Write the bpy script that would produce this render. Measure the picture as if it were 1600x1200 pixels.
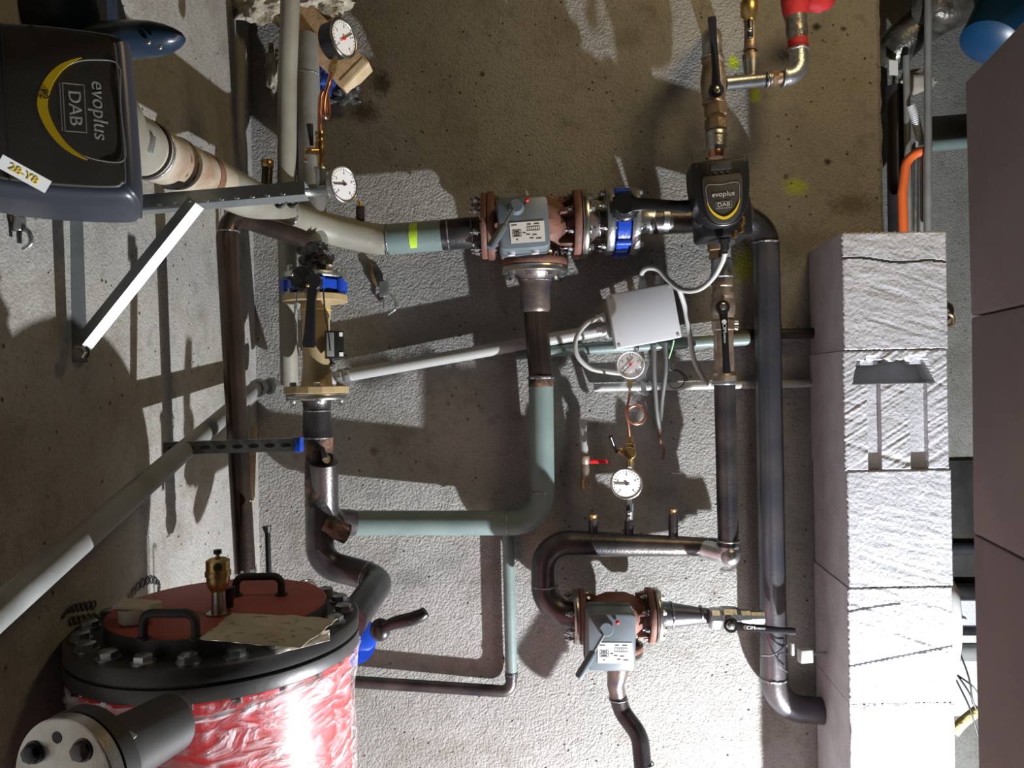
import bpy, bmesh, math, random
from mathutils import Vector, Matrix, noise
for o in list(bpy.data.objects): bpy.data.objects.remove(o)
SC = bpy.context.scene; COL = SC.collection
R = math.radians
# ------------------------------------------------------------------ camera
F_PX = 1208.0; CAMZ = 2.0; ROLL = R(1.15)
ER = Vector((math.cos(ROLL), 0, -math.sin(ROLL))); EU = Vector((math.sin(ROLL), 0, math.cos(ROLL)))
cam_d = bpy.data.cameras.new('camera'); cam = bpy.data.objects.new('camera', cam_d); COL.objects.link(cam)
cam_d.sensor_width = 36; cam_d.lens = F_PX / 1600 * 36; cam_d.clip_start = 0.02; cam_d.clip_end = 50
cm = Matrix((ER, EU, Vector((0, -1, 0)))).transposed().to_4x4(); cm.translation = Vector((0, 0, CAMZ)); cam.matrix_world = cm
SC.camera = cam
def P(u, v, d):
    return Vector((0, d, CAMZ)) + ER * ((u - 800) * d / F_PX) + EU * ((600 - v) * d / F_PX)
def S(d): return d / F_PX
# ------------------------------------------------------------------ light
SC.view_settings.view_transform = 'Standard'; SC.view_settings.look = 'None'
SC.view_settings.exposure = 0.0; SC.view_settings.gamma = 1.0; SC.view_settings.use_curve_mapping = False
w = bpy.data.worlds.new('world'); SC.world = w; w.use_nodes = True
bg = w.node_tree.nodes['Background']; bg.inputs[0].default_value = (1.0, 0.80, 0.50, 1); bg.inputs[1].default_value = 0.004
def light(name, kind, loc, energy, color, target=None, **kw):
    l = bpy.data.lights.new(name, kind); l.energy = energy; l.color = color
    for k, v in kw.items(): setattr(l, k, v)
    o = bpy.data.objects.new(name, l); COL.objects.link(o); o.location = loc
    if target is not None: o.rotation_euler = (Vector(target) - Vector(loc)).to_track_quat('-Z', 'Y').to_euler()
    return o
light('work_lamp', 'POINT', (0.88, 1.13, CAMZ - 1.55), 325, (0.92, 0.95, 1.0), shadow_soft_size=0.014)
light('room_lamp', 'AREA', (0.80, 0.95, CAMZ + 1.10), 5.0, (1.0, 0.74, 0.38), target=(0.1, 1.8, CAMZ + 0.2), shape='DISK', size=0.35)
# ------------------------------------------------------------------ materials
MATS = {}
def mat(name, col, rough=0.5, metal=0.0, col2=None, scale=20, bump=0.0, bscale=60, alpha=1.0, lo=0.4, hi=0.65, stretch=None, coat=0, detail=6):
    m = bpy.data.materials.new(name); m.use_nodes = True; nt = m.node_tree; N = nt.nodes; L = nt.links
    b = N['Principled BSDF']; b.inputs['Base Color'].default_value = (*col, 1); b.inputs['Roughness'].default_value = rough
    b.inputs['Metallic'].default_value = metal; b.inputs['Alpha'].default_value = alpha; b.inputs['Coat Weight'].default_value = coat
    tc = N.new('ShaderNodeTexCoord'); src = tc.outputs['Object']
    if stretch:
        mp = N.new('ShaderNodeMapping'); mp.inputs['Scale'].default_value = stretch; L.new(src, mp.inputs[0]); src = mp.outputs[0]
    if col2:
        n = N.new('ShaderNodeTexNoise'); n.inputs['Scale'].default_value = scale; n.inputs['Detail'].default_value = detail; L.new(src, n.inputs[0])
        r = N.new('ShaderNodeValToRGB'); r.color_ramp.elements[0].position = lo; r.color_ramp.elements[1].position = hi
        r.color_ramp.elements[0].color = (*col, 1); r.color_ramp.elements[1].color = (*col2, 1)
        L.new(n.outputs[0], r.inputs[0]); L.new(r.outputs[0], b.inputs['Base Color'])
    if bump:
        n = N.new('ShaderNodeTexNoise'); n.inputs['Scale'].default_value = bscale; n.inputs['Detail'].default_value = 8; L.new(src, n.inputs[0])
        bp = N.new('ShaderNodeBump'); bp.inputs['Strength'].default_value = 1; bp.inputs['Distance'].default_value = bump
        L.new(n.outputs[0], bp.inputs['Height']); L.new(bp.outputs[0], b.inputs['Normal'])
    MATS[name] = m; return m
mat('black_steel', (.05, .049, .054), .36, .75, (.12, .105, .10), 14, .0006, 200)
mat('blue_steel', (.10, .105, .125), .36, .8, (.16, .15, .155), 9, .0005, 150)
mat('brown_steel', (.055, .042, .036), .3, .8, (.13, .085, .068), 7, .0005, 150)
mat('scorched', (.022, .018, .017), .55, .3, (.30, .17, .11), 26, .003, 90, lo=.44, hi=.66)
mat('heat_tint', (.23, .18, .15), .38, .7, (.12, .11, .13), 25, .0008, 120)
mat('weld', (.33, .35, .38), .35, .8, (.12, .11, .11), 120, .003, 180)
mat('green_paint', (.17, .225, .21), .42, 0, (.13, .18, .17), 10, .0004, 120)
mat('old_paint', (.27, .265, .215), .5, 0, (.20, .185, .145), 9, .0006, 90, lo=.42, hi=.7)
mat('dirty_paint', (.40, .35, .27), .55, 0, (.22, .11, .06), 13, .001, 90, lo=.52, hi=.72)
mat('grey_paint', (.23, .24, .235), .5, 0, (.17, .17, .155), 12, .0005, 100)
mat('cable_grey_shaded', (.10, .10, .095), .5)  # grey cable darkened: shade on the two hanging cables put into the colour
mat('grey_plastic_pipe', (.36, .37, .36), .4, 0, (.37, .37, .35), 10)
mat('rusty_band', (.20, .09, .05), .7, 0, (.10, .05, .03), 40, .001, 100)
mat('primer', (.19, .082, .055), .62, 0, (.12, .052, .04), 20, .0008, 160)
mat('machined', (.50, .49, .46), .3, .95, (.38, .33, .27), 25, .0003, 300)
mat('zinc', (.46, .48, .49), .32, .95, (.33, .35, .37), 30, .0003, 200)
mat('galv', (.50, .52, .52), .36, .9, (.34, .35, .34), 28, .0008, 200)
mat('dirty_galv', (.40, .33, .26), .45, .7, (.22, .15, .10), 30, .001, 150)
mat('strut_zinc', (.22, .235, .23), .36, .45, (.16, .175, .175), 20, .0003, 150)
mat('brass', (.62, .42, .16), .32, .9, (.42, .28, .12), 40, .0004, 150)
mat('bronze', (.42, .30, .18), .4, .75, (.28, .18, .11), 30, .0008, 130)
mat('copper', (.78, .36, .22), .28, .95, (.55, .26, .17), 40)
mat('tan_paint', (.47, .36, .19), .45, .1, (.38, .28, .14), 12, .0006, 120)
mat('actuator_grey', (.135, .165, .18), .38, 0, (.12, .145, .16), 30)
mat('lever_grey', (.10, .125, .14), .45)
mat('blue_cast', (.012, .07, .50), .3, 0, (.01, .05, .38), 20, .0006, 120, coat=.5)
mat('navy', (.012, .025, .045), .3, 0, (.008, .016, .03), 10, .001, 60)
mat('petrol', (.006, .04, .10), .35, 0, (.006, .04, .1), 6)
mat('black_plastic', (.012, .012, .013), .34)
mat('black_matt', (.015, .0145, .014), .6, 0, (.03, .027, .024), 15)
mat('face_plastic', (.042, .038, .032), .5, 0, (.036, .032, .027), 40, .0002, 900)
mat('shield_dark', (.028, .026, .024), .55)
mat('side_plastic', (.03, .034, .045), .35)
mat('yellow', (.85, .62, .02), .4)
mat('line_grey', (.38, .37, .33), .5)
mat('text_white', (.62, .62, .60), .5)
mat('white_paper', (.78, .78, .75), .6)
mat('label_yellow', (.75, .55, .05), .5)
mat('red_paint', (.62, .025, .03), .35, 0, (.5, .02, .022), 6)
mat('lid_red', (.34, .065, .04), .6, 0, (.26, .05, .035), 9, .0006, 60)
mat('lid_black', (.028, .027, .026), .42, .2, (.045, .04, .035), 8, .0004, 60)
mat('red_plastic', (.7, .02, .02), .35)
mat('red_foam', (.42, .012, .015), .7, 0, (.30, .01, .012), 20, .002, 60)
mat('black_foam', (.02, .019, .018), .75, 0, (.05, .045, .035), 30, .002, 90)
mat('foil', (.18, .17, .14), .3, .6, (.05, .05, .045), 18, .006, 30)
mat('dial', (.80, .80, .80), .45)
mat('dial_ink', (.03, .03, .03), .5)
mat('white_plastic', (.60, .61, .62), .4)
mat('beige_plastic', (.42, .38, .32), .45, 0, (.36, .32, .27), 12)
mat('cable_grey', (.38, .38, .36), .45)
mat('cable_black', (.02, .02, .02), .4)
mat('green_wire', (.25, .6, .25), .5)
mat('orange', (.75, .14, .03), .45)
mat('wood', (.42, .28, .15), .7, 0, (.30, .19, .09), 4, .0015, 30, stretch=(12, 1.5, 12))
mat('wood_end', (.62, .50, .32), .7, 0, (.5, .38, .22), 30)
mat('paper', (.48, .43, .35), .75, 0, (.38, .33, .25), 10, .002, 25)
mat('mineral_wool', (.45, .41, .33), .95, 0, (.16, .12, .07), 30, .012, 45)
mat('rag', (.02, .02, .022), .45, 0, (.10, .10, .10), 40, .008, 45)
mat('rag_blue', (.01, .05, .28), .6, 0, (.01, .03, .15), 40, .004, 60)
mat('spray', (.48, .72, .02), .6, 0, (.30, .42, .05), 25)
mat('yellow_wool', (.6, .52, .2), .9, 0, (.4, .34, .12), 40, .01, 60)

def concrete(name, c1, c2, bump1, bscale1, pits=True, stains=()):
    """rough cast concrete: mottled colour, trowelled bumps, small air holes, spray paint marks at fixed places"""
    m = bpy.data.materials.new(name); m.use_nodes = True; nt = m.node_tree; N = nt.nodes; L = nt.links; b = N['Principled BSDF']
    b.inputs['Roughness'].default_value = .85
    g = N.new('ShaderNodeNewGeometry'); pos = g.outputs['Position']
    def nz(scale, det=6, rough=.55):
        n = N.new('ShaderNodeTexNoise'); n.inputs['Scale'].default_value = scale; n.inputs['Detail'].default_value = det; n.inputs['Roughness'].default_value = rough
        L.new(pos, n.inputs[0]); return n.outputs[0]
    def ramp(src, p0, p1, a, bb):
        r = N.new('ShaderNodeValToRGB'); r.color_ramp.elements[0].position = p0; r.color_ramp.elements[1].position = p1
        r.color_ramp.elements[0].color = (*a, 1); r.color_ramp.elements[1].color = (*bb, 1); L.new(src, r.inputs[0]); return r.outputs[0]
    def mix(f, a, bb, mode='MIX'):
        x = N.new('ShaderNodeMix'); x.data_type = 'RGBA'; x.blend_type = mode
        if isinstance(f, float): x.inputs[0].default_value = f
        else: L.new(f, x.inputs[0])
        for s, i in ((a, 6), (bb, 7)):
            if isinstance(s, tuple): x.inputs[i].default_value = (*s, 1)
            else: L.new(s, x.inputs[i])
        return x.outputs[2]
    col = ramp(nz(3.2), .38, .66, c1, c2)
    col = mix(ramp(nz(34), .56, .70, (0, 0, 0), (.45, .45, .45)), col, tuple(x * .55 for x in c1))
    col = mix(ramp(nz(9, 8, .7), .50, .68, (0, 0, 0), (.55, .55, .55)), col, (c1[0] * .62, c1[1] * .56, c1[2] * .46))
    col = mix(ramp(nz(150, 3, .6), .52, .66, (0, 0, 0), (.5, .5, .5)), col, tuple(x * .6 for x in c1))
    H = nz(bscale1, 10, .72)
    v = N.new('ShaderNodeTexVoronoi'); v.inputs['Scale'].default_value = 46; L.new(pos, v.inputs['Vector'])
    n2 = nz(11)
    mt = N.new('ShaderNodeMath'); mt.operation = 'MULTIPLY'; L.new(v.outputs['Distance'], mt.inputs[0]); mt.inputs[1].default_value = 1.0
    pit = ramp(mt.outputs[0], .07, .15, (1, 1, 1), (0, 0, 0))
    gate = ramp(n2, .50, .56, (0, 0, 0), (1, 1, 1))
    pm = mix(1.0, pit, gate, 'MULTIPLY')
    if pits: col = mix(pm, col, (.10, .08, .055))
    # drilled holes and rust spots with a shape of their own, spray marks
    for (p, rad, sx, c, st) in stains:
        mp = N.new('ShaderNodeMapping'); mp.vector_type = 'POINT'
        mp.inputs['Location'].default_value = (-p[0] * sx[0], -p[1], -p[2] * sx[1]); mp.inputs['Scale'].default_value = (sx[0], 1, sx[1]); L.new(pos, mp.inputs[0])
        ln = N.new('ShaderNodeVectorMath'); ln.operation = 'LENGTH'; L.new(mp.outputs[0], ln.inputs[0])
        nn = nz(90); ad = N.new('ShaderNodeMath'); ad.operation = 'MULTIPLY_ADD'; L.new(nn, ad.inputs[0]); ad.inputs[1].default_value = rad * 1.6; L.new(ln.outputs['Value'], ad.inputs[2])
        mk = ramp(ad.outputs[0], rad * 1.15, rad * 1.9, (st,) * 3, (0, 0, 0)) if rad * 1.9 < 1 else None
        col = mix(mk, col, c)
    L.new(col, b.inputs['Base Color'])
    bp = N.new('ShaderNodeBump'); bp.inputs['Distance'].default_value = bump1; bp.inputs['Strength'].default_value = 1
    L.new(H, bp.inputs['Height'])
    b3 = N.new('ShaderNodeBump'); b3.inputs['Distance'].default_value = bump1 * .62; b3.inputs['Strength'].default_value = 1
    vg = N.new('ShaderNodeTexVoronoi'); vg.inputs['Scale'].default_value = bscale1 * 3.1; vg.feature = 'SMOOTH_F1'; vg.inputs['Smoothness'].default_value = .35
    wv = N.new('ShaderNodeVectorMath'); wv.operation = 'MULTIPLY_ADD'; nn_ = N.new('ShaderNodeTexNoise'); nn_.inputs['Scale'].default_value = bscale1; nn_.inputs['Detail'].default_value = 3; L.new(pos, nn_.inputs[0])
    L.new(nn_.outputs['Color'], wv.inputs[0]); wv.inputs[1].default_value = (.012, .012, .012); L.new(pos, wv.inputs[2]); L.new(wv.outputs[0], vg.inputs['Vector'])
    b3.invert = True; L.new(vg.outputs['Distance'], b3.inputs['Height']); L.new(b3.outputs[0], bp.inputs['Normal'])
    b2 = N.new('ShaderNodeBump'); b2.inputs['Distance'].default_value = .004; b2.inputs['Strength'].default_value = 1; b2.invert = True
    L.new(pm, b2.inputs['Height']); L.new(bp.outputs[0], b2.inputs['Normal']); L.new(b2.outputs[0], b.inputs['Normal'])
    MATS[name] = m
D = 1.8
def W(u, v): return P(u, v, D)
GRN = (.42, .52, .01); HOLE = (.03, .022, .016); DRK = (.12, .10, .07)
back_stains = [(W(1146, 98), .017, (1, .8), GRN, 1), (W(1180, 148), .014, (1, .6), GRN, 1), (W(1163, 415), .03, (1, .6), GRN, .8), (W(1243, 292), .024, (.7, 1), GRN, .75),
    (W(1276, 42), .012, (1, 1), HOLE, 1), (W(1318, 45), .006, (.7, 1), HOLE, 1), (W(1293, 253), .009, (1, 1), HOLE, 1), (W(1228, 276), .007, (1, 1), HOLE, .9),
    (W(753, 116), .008, (1, 1), HOLE, .9), (W(597, 130), .028, (1, .8), HOLE, .85), (W(570, 175), .03, (.7, 1), HOLE, .8), (W(640, 905), .03, (.5, 1), (.16, .16, .15), .7), (W(700, 880), .03, (.6, 1), (.2, .2, .19), .6),
    (W(585, 705), .012, (1, 1), (.12, .03, .02), .7), (W(1330, 320), .03, (.5, 1), DRK, .8), (W(980, 60), .03, (.6, 1.0), DRK, .4), (W(1240, 380), .05, (.5, 1), DRK, .5)]
concrete('concrete_wall', (.265, .258, .24), (.335, .328, .312), .0030, 62, True, back_stains)
concrete('concrete_side', (.27, .258, .232), (.335, .322, .298), .0015, 80, True, ())
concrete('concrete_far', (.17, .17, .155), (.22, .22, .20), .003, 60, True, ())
concrete('concrete_floor', (.06, .055, .05), (.10, .095, .085), .003, 60, False, ())
mat('aac_white', (.52, .53, .56), .9, 0, (.44, .45, .475), 18, .0022, 130)
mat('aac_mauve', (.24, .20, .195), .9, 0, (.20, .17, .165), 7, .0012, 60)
def film_mat():
    m = bpy.data.materials.new('film'); m.use_nodes = True; nt = m.node_tree; N = nt.nodes; L = nt.links
    b = N['Principled BSDF']; b.inputs['Base Color'].default_value = (.9, .88, .9, 1); b.inputs['Roughness'].default_value = .16
    b.inputs['Specular IOR Level'].default_value = .8
    tc = N.new('ShaderNodeTexCoord'); mp = N.new('ShaderNodeMapping'); mp.inputs['Scale'].default_value = (1, 1, 2.4); mp.inputs['Rotation'].default_value = (.5, .3, 0); L.new(tc.outputs['Object'], mp.inputs[0])
    n = N.new('ShaderNodeTexNoise'); n.inputs['Scale'].default_value = 15; n.inputs['Detail'].default_value = 9; n.inputs['Distortion'].default_value = 2.2; L.new(mp.outputs[0], n.inputs[0])
    r = N.new('ShaderNodeValToRGB'); r.color_ramp.elements[0].position = .42; r.color_ramp.elements[1].position = .66
    r.color_ramp.elements[0].color = (.10, .10, .10, 1); r.color_ramp.elements[1].color = (.62, .62, .62, 1); L.new(n.outputs[0], r.inputs[0]); L.new(r.outputs[0], b.inputs['Alpha'])
    bp = N.new('ShaderNodeBump'); bp.inputs['Distance'].default_value = .02; L.new(n.outputs[0], bp.inputs['Height']); L.new(bp.outputs[0], b.inputs['Normal'])
    MATS['film'] = m
film_mat()
def clear_mat():
    m = bpy.data.materials.new('clear_bag'); m.use_nodes = True; b = m.node_tree.nodes['Principled BSDF']
    b.inputs['Base Color'].default_value = (.8, .8, .85, 1); b.inputs['Roughness'].default_value = .12; b.inputs['Alpha'].default_value = .09
    MATS['clear_bag'] = m
clear_mat()
# ------------------------------------------------------------------ mesh helpers
def frame(axis):
    a = Vector(axis).normalized(); h = Vector((0, 0, 1)) if abs(a.z) < .9 else Vector((1, 0, 0))
    x = h.cross(a).normalized(); return x, a.cross(x).normalized(), a
def fillet(pts, rad, n=8):
    pts = [Vector(p) for p in pts]
    if not isinstance(rad, (list, tuple)): rad = [rad] * len(pts)
    out = [pts[0]]
    for i in range(1, len(pts) - 1):
        p, a, b = pts[i], pts[i - 1] - pts[i], pts[i + 1] - pts[i]
        la, lb = a.length, b.length; a.normalize(); b.normalize(); ang = a.angle(b)
        if ang > R(176) or rad[i] <= 0: out.append(p); continue
        t = min(rad[i] / math.tan(ang / 2), la * .49 if i > 1 else la * .95, lb * .49 if i < len(pts) - 2 else lb * .95)
        r = t * math.tan(ang / 2); c = p + (a + b).normalized() * (r / math.sin(ang / 2))
        s, e = p + a * t - c, p + b * t - c; w_ = s.angle(e)
        for k in range(n + 1):
            f = k / n; out.append(c + (s * math.sin((1 - f) * w_) + e * math.sin(f * w_)) / math.sin(w_))
    out.append(pts[-1]); return out
def spline(pts, n=8):
    pts = [Vector(p) for p in pts]; q = [pts[0] * 2 - pts[1]] + pts + [pts[-1] * 2 - pts[-2]]; out = []
    for i in range(1, len(q) - 2):
        for k in range(n):
            t = k / n; a, b, c, d = q[i - 1], q[i], q[i + 1], q[i + 2]
            out.append(.5 * ((2 * b) + (c - a) * t + (2 * a - 5 * b + 4 * c - d) * t * t + (3 * b - a - 3 * c + d) * t ** 3))
    out.append(pts[-1]); return out
class MB:
    def __init__(self): self.bm = bmesh.new()
    def ring(self, c, x, y, r, seg): return [self.bm.verts.new(c + x * (r * math.cos(2 * math.pi * k / seg)) + y * (r * math.sin(2 * math.pi * k / seg))) for k in range(seg)]
    def loft(self, rings, caps=True, closed=False):
        n = len(rings[0])
        for a, b in zip(rings, rings[1:] + ([rings[0]] if closed else [])):
            for k in range(n):
                try: self.bm.faces.new((a[k], a[(k + 1) % n], b[(k + 1) % n], b[k]))
                except ValueError: pass
        if caps and not closed:
            self.bm.faces.new(rings[0][::-1]); self.bm.faces.new(rings[-1])
        return self
    def lathe(self, o, axis, prof, seg=32, caps=True, roll=0):
        x, y, a = frame(axis); o = Vector(o)
        if roll: q = Matrix.Rotation(roll, 3, a); x = q @ x; y = q @ y
        return self.loft([self.ring(o + a * t, x, y, max(r, 1e-5), seg) for t, r in prof], caps)
    def cyl(self, p0, p1, r0, r1=None, seg=28, bev=0):
        p0, p1 = Vector(p0), Vector(p1); l = (p1 - p0).length; r1 = r0 if r1 is None else r1
        pr = [(0, r0), (l, r1)] if not bev else [(0, r0 - bev), (bev, r0), (l - bev, r1), (l, r1 - bev)]
        return self.lathe(p0, p1 - p0, pr, seg)
    def tube(self, pts, r, seg=24, caps=True):
        pts = [Vector(p) for p in pts]; n = len(pts); rs = r if isinstance(r, (list, tuple)) else [r] * n
        x, y, a = frame(pts[1] - pts[0]); rings = []
        for i, p in enumerate(pts):
            d = (pts[min(i + 1, n - 1)] - pts[max(i - 1, 0)]).normalized(); q = a.rotation_difference(d); x = q @ x; y = q @ y; a = d
            rings.append(self.ring(p, x, y, rs[i], seg))
        return self.loft(rings, caps)
    def torus(self, c, axis, R_, r, seg=36, s2=10):
        x, y, a = frame(axis); c = Vector(c); rings = []
        for k in range(seg):
            t = 2 * math.pi * k / seg; d = x * math.cos(t) + y * math.sin(t); rings.append(self.ring(c + d * R_, d, a, r, s2))
        return self.loft(rings, False, True)
    def sphere(self, c, r, sc=(1, 1, 1), M=None, sub=3, jit=0, fr=20):
        m = (M or Matrix()) @ Matrix.Translation(c) if M else Matrix.Translation(c)
        g = bmesh.ops.create_icosphere(self.bm, subdivisions=sub, radius=1)
        for v in g['verts']:
            p = v.co.copy()
            if jit: p *= 1 + jit * noise.noise(p * 2 + Vector(c) * fr) + jit * .5 * noise.noise(p * 6 + Vector(c) * fr)
            v.co = m @ Vector((p.x * r * sc[0], p.y * r * sc[1], p.z * r * sc[2]))
        return self
    def box(self, M, size, bev=0, c=(0, 0, 0), seg=2):
        g = bmesh.ops.create_cube(self.bm, size=1); vs = g['verts']
        for v in vs: v.co = Vector((v.co.x * size[0] + c[0], v.co.y * size[1] + c[1], v.co.z * size[2] + c[2]))
        if bev:
            es = list({e for v in vs for e in v.link_edges})
            vs = list({v for f in bmesh.ops.bevel(self.bm, geom=es, offset=bev, segments=seg, affect='EDGES', profile=.5)['faces'] for v in f.verts} | {v for v in vs if v.is_valid})
        for v in vs: v.co = M @ v.co
        return self
    def prism(self, pts, M, y0, y1, ins=0, dep=0):
        """outline in local X/Z, extruded along local Y from y0 (back) to y1 (front); ins/dep round the front rim"""
        n = len(pts); cx = sum(p[0] for p in pts) / n; cz = sum(p[1] for p in pts) / n
        def rg(y, s): return [self.bm.verts.new(M @ Vector((cx + (p[0] - cx) * s, y, cz + (p[1] - cz) * s))) for p in pts]
        rings = [rg(y0, 1)]
        if ins:
            for k in range(5):
                t = k / 4 * math.pi / 2; rings.append(rg(y1 - (dep * (1 - math.sin(t))) * (1 if y1 > y0 else -1), 1 - ins * (1 - math.cos(t))))
        else: rings.append(rg(y1, 1))
        return self.loft(rings)
    def grid(self, fn, nu, nv, thick=None):
        vs = [[self.bm.verts.new(fn(i / nu, j / nv)) for j in range(nv + 1)] for i in range(nu + 1)]
        for i in range(nu):
            for j in range(nv): self.bm.faces.new((vs[i][j], vs[i + 1][j], vs[i + 1][j + 1], vs[i][j + 1]))
        return self
    def build(self, name, m, parent=None, label=None, smooth=45):
        bm = self.bm; bmesh.ops.recalc_face_normals(bm, faces=bm.faces)
        root = parent
        while root is not None and root.parent is not None: root = root.parent
        if root is None:
            c = sum((v.co for v in bm.verts), Vector()) / max(1, len(bm.verts)); zmin = min(v.co.z for v in bm.verts); off = Vector((c.x, c.y, zmin))
        else: off = root.location.copy()
        for v in bm.verts: v.co -= off
        me = bpy.data.meshes.new(name); bm.to_mesh(me); bm.free(); me.materials.append(MATS[m])
        for p in me.polygons: p.use_smooth = True
        me.set_sharp_from_angle(angle=R(smooth))
        o = bpy.data.objects.new(name, me); COL.objects.link(o)
        if root is None: o.location = off
        else: o.parent = parent
        if label: o['label'] = label
        return o
def tag(o, label, cat, group=None):
    o['label'] = label; o['category'] = cat
    if group: o['group'] = group
    return o
def thing(name, loc, label, cat, group=None):
    o = bpy.data.objects.new(name, None); COL.objects.link(o); o.location = loc; o.empty_display_size = .02
    return tag(o, label, cat, group)
def struct(o): o['kind'] = 'structure'; return o
def Fm(u, v, d, yaw=0, pitch=0, roll=0):
    return Matrix.Translation(P(u, v, d)) @ (Matrix.Rotation(R(yaw), 4, 'Z') @ Matrix.Rotation(R(pitch), 4, 'X') @ Matrix.Rotation(R(roll), 4, 'Y'))
def text(body, M, size, m, parent, name='lettering', ex=.0003, align='CENTER', sx=1, shear=0):
    """letters in local X/Z of M, facing local -Y"""
    cu = bpy.data.curves.new('t', 'FONT'); cu.body = body; cu.size = size; cu.extrude = ex; cu.align_x = align; cu.align_y = 'CENTER'; cu.shear = shear; cu.resolution_u = 3
    to = bpy.data.objects.new('t', cu); COL.objects.link(to); dg = bpy.context.evaluated_depsgraph_get()
    me = bpy.data.meshes.new_from_object(to.evaluated_get(dg)); bpy.data.objects.remove(to); bpy.data.curves.remove(cu)
    b = MB(); b.bm.from_mesh(me); bpy.data.meshes.remove(me)
    for v in b.bm.verts: v.co = M @ Vector((v.co.x * sx, -v.co.z, v.co.y))
    return b.build(name, m, parent)
def hexbolt(b, p, ax, r, h, washer=True, roll=0):
    ax = Vector(ax).normalized()
    if washer: b.cyl(p, p + ax * h * .2, r * 1.25, seg=16)
    b.lathe(p + ax * h * .2, ax, [(0, r), (h * .65, r), (h * .8, r * .8)], 6, roll=roll)
def bolts(parent, c, ax, R_, n, r, h, m='zinc', ph=0.0, both=None, skip=()):
    x, y, a = frame(ax); c = Vector(c)
    for k in range(n):
        if k in skip: continue
        t = 2 * math.pi * (k + ph) / n; p = c + x * (R_ * math.cos(t)) + y * (R_ * math.sin(t)); b = MB(); hexbolt(b, p, a, r, h, roll=k)
        if both:
            b.cyl(p - a * both, p, r * .55, seg=10); hexbolt(b, p - a * both, -a, r, h * .9, roll=k); b.cyl(p - a * (both + h * 1.5), p - a * both, r * .5, seg=10)
        b.build('bolt', m, parent)
def flange(parent, c, ax, r, th, m, name='flange'):
    a = Vector(ax).normalized(); c = Vector(c)
    return MB().lathe(c - a * th / 2, a, [(0, r - .0015), (.0015, r), (th - .0015, r), (th, r - .0015)], 48).build(name, m, parent)
def weld(parent, c, ax, r, t=.004):
    b = MB().torus(c, ax, r, t, 48, 8); rnd = random.Random(int(c[0] * 1e4))
    for v in b.bm.verts: v.co += Vector((rnd.uniform(-1, 1), rnd.uniform(-1, 1), rnd.uniform(-1, 1))) * t * .22
    return b.build('weld_bead', 'weld', parent)
def lever(parent, piv, tip, w0, w1, th, m='black_plastic', up=Vector((0, -1, 0)), name='lever'):
    piv, tip = Vector(piv), Vector(tip); a = (tip - piv); l = a.length; a.normalize(); s = a.cross(up).normalized(); u = s.cross(a).normalized()
    M = Matrix((s, a, u)).transposed().to_4x4(); M.translation = piv; b = MB()
    rings = []
    for t, w_ in ((0, w0), (.12, w0 * .75), (.3, w0 * .62), (.8, w1 * .8), (.95, w1), (1, w1 * .8)):
        z = th * 1.0 * min(1, t * 3); rings.append([b.bm.verts.new(M @ Vector((sx * w_, t * l, z + sz * th * .5))) for sx, sz in ((-1, -.7), (-.7, -1), (.7, -1), (1, -.7), (1, .7), (.7, 1), (-.7, 1), (-1, .7))])
    b.loft(rings); b.cyl(piv - u * th, piv + u * th * .8, w0 * 1.25, seg=24, bev=th * .1); return b.build(name, m, parent), M
def pipe(name, pts, r, m, label, cat='pipe', rad=0, group=None, parts=()):
    """pts are (u, v, d); parts: (name, material, list of pts or weld spec)"""
    pp = [P(*p) for p in pts]; path = fillet(pp, rad) if rad else pp
    t = thing(name, pp[-1] if pp[-1].z < pp[0].z else pp[0], label, cat, group)
    MB().tube(path, r).build('pipe_run', m, t)
    return t
def cable(name, pts, r, m, label, cat='cable', group=None):
    o = MB().tube(spline([P(*p) for p in pts]), r, 10).build(name, m); return tag(o, label, cat, group)
def scale_thing(t, k):
    for o in list(bpy.data.objects):
        q = o
        while q.parent is not None: q = q.parent
        if q is t and o.type == 'MESH': o.data.transform(Matrix.Scale(k, 4))
# ------------------------------------------------------------------ setting
def wall_mesh(x0, x1, y0, y1, z0, z1, m, name, edge=None):
    b = MB(); b.box(Matrix(), (x1 - x0, y1 - y0, z1 - z0), c=((x0 + x1) / 2, (y0 + y1) / 2, (z0 + z1) / 2)); return struct(b.build(name, m))
XL = -.595; XR = (1390 - 800) * D / F_PX
b = MB(); nz_ = 160; rows = []
for k in range(nz_ + 1):
    z = 3.3 * k / nz_; j = lambda s: .004 * noise.noise(Vector((s, 0, z * 22))) + .003 * noise.noise(Vector((s, 5, z * 60)))
    rows.append([b.bm.verts.new(p) for p in ((XL - .2, D, z), (XR - .014 + j(1), D, z), (XR - .003 + j(2), D + .008, z), (XR + j(3), D + .022, z), (XR + j(3), D + .26, z), (XL - .2, D + .26, z))])
b.loft(rows); struct(b.build('wall_back', 'concrete_wall', smooth=30))
wall_mesh(XL - .2, XL, -.3, D + .26, 0, 3.3, 'concrete_side', 'wall_left')
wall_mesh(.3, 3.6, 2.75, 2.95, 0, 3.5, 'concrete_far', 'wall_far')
wall_mesh(-1.2, 3.6, -.6, 3.1, -.1, 0, 'concrete_floor', 'floor')
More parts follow.
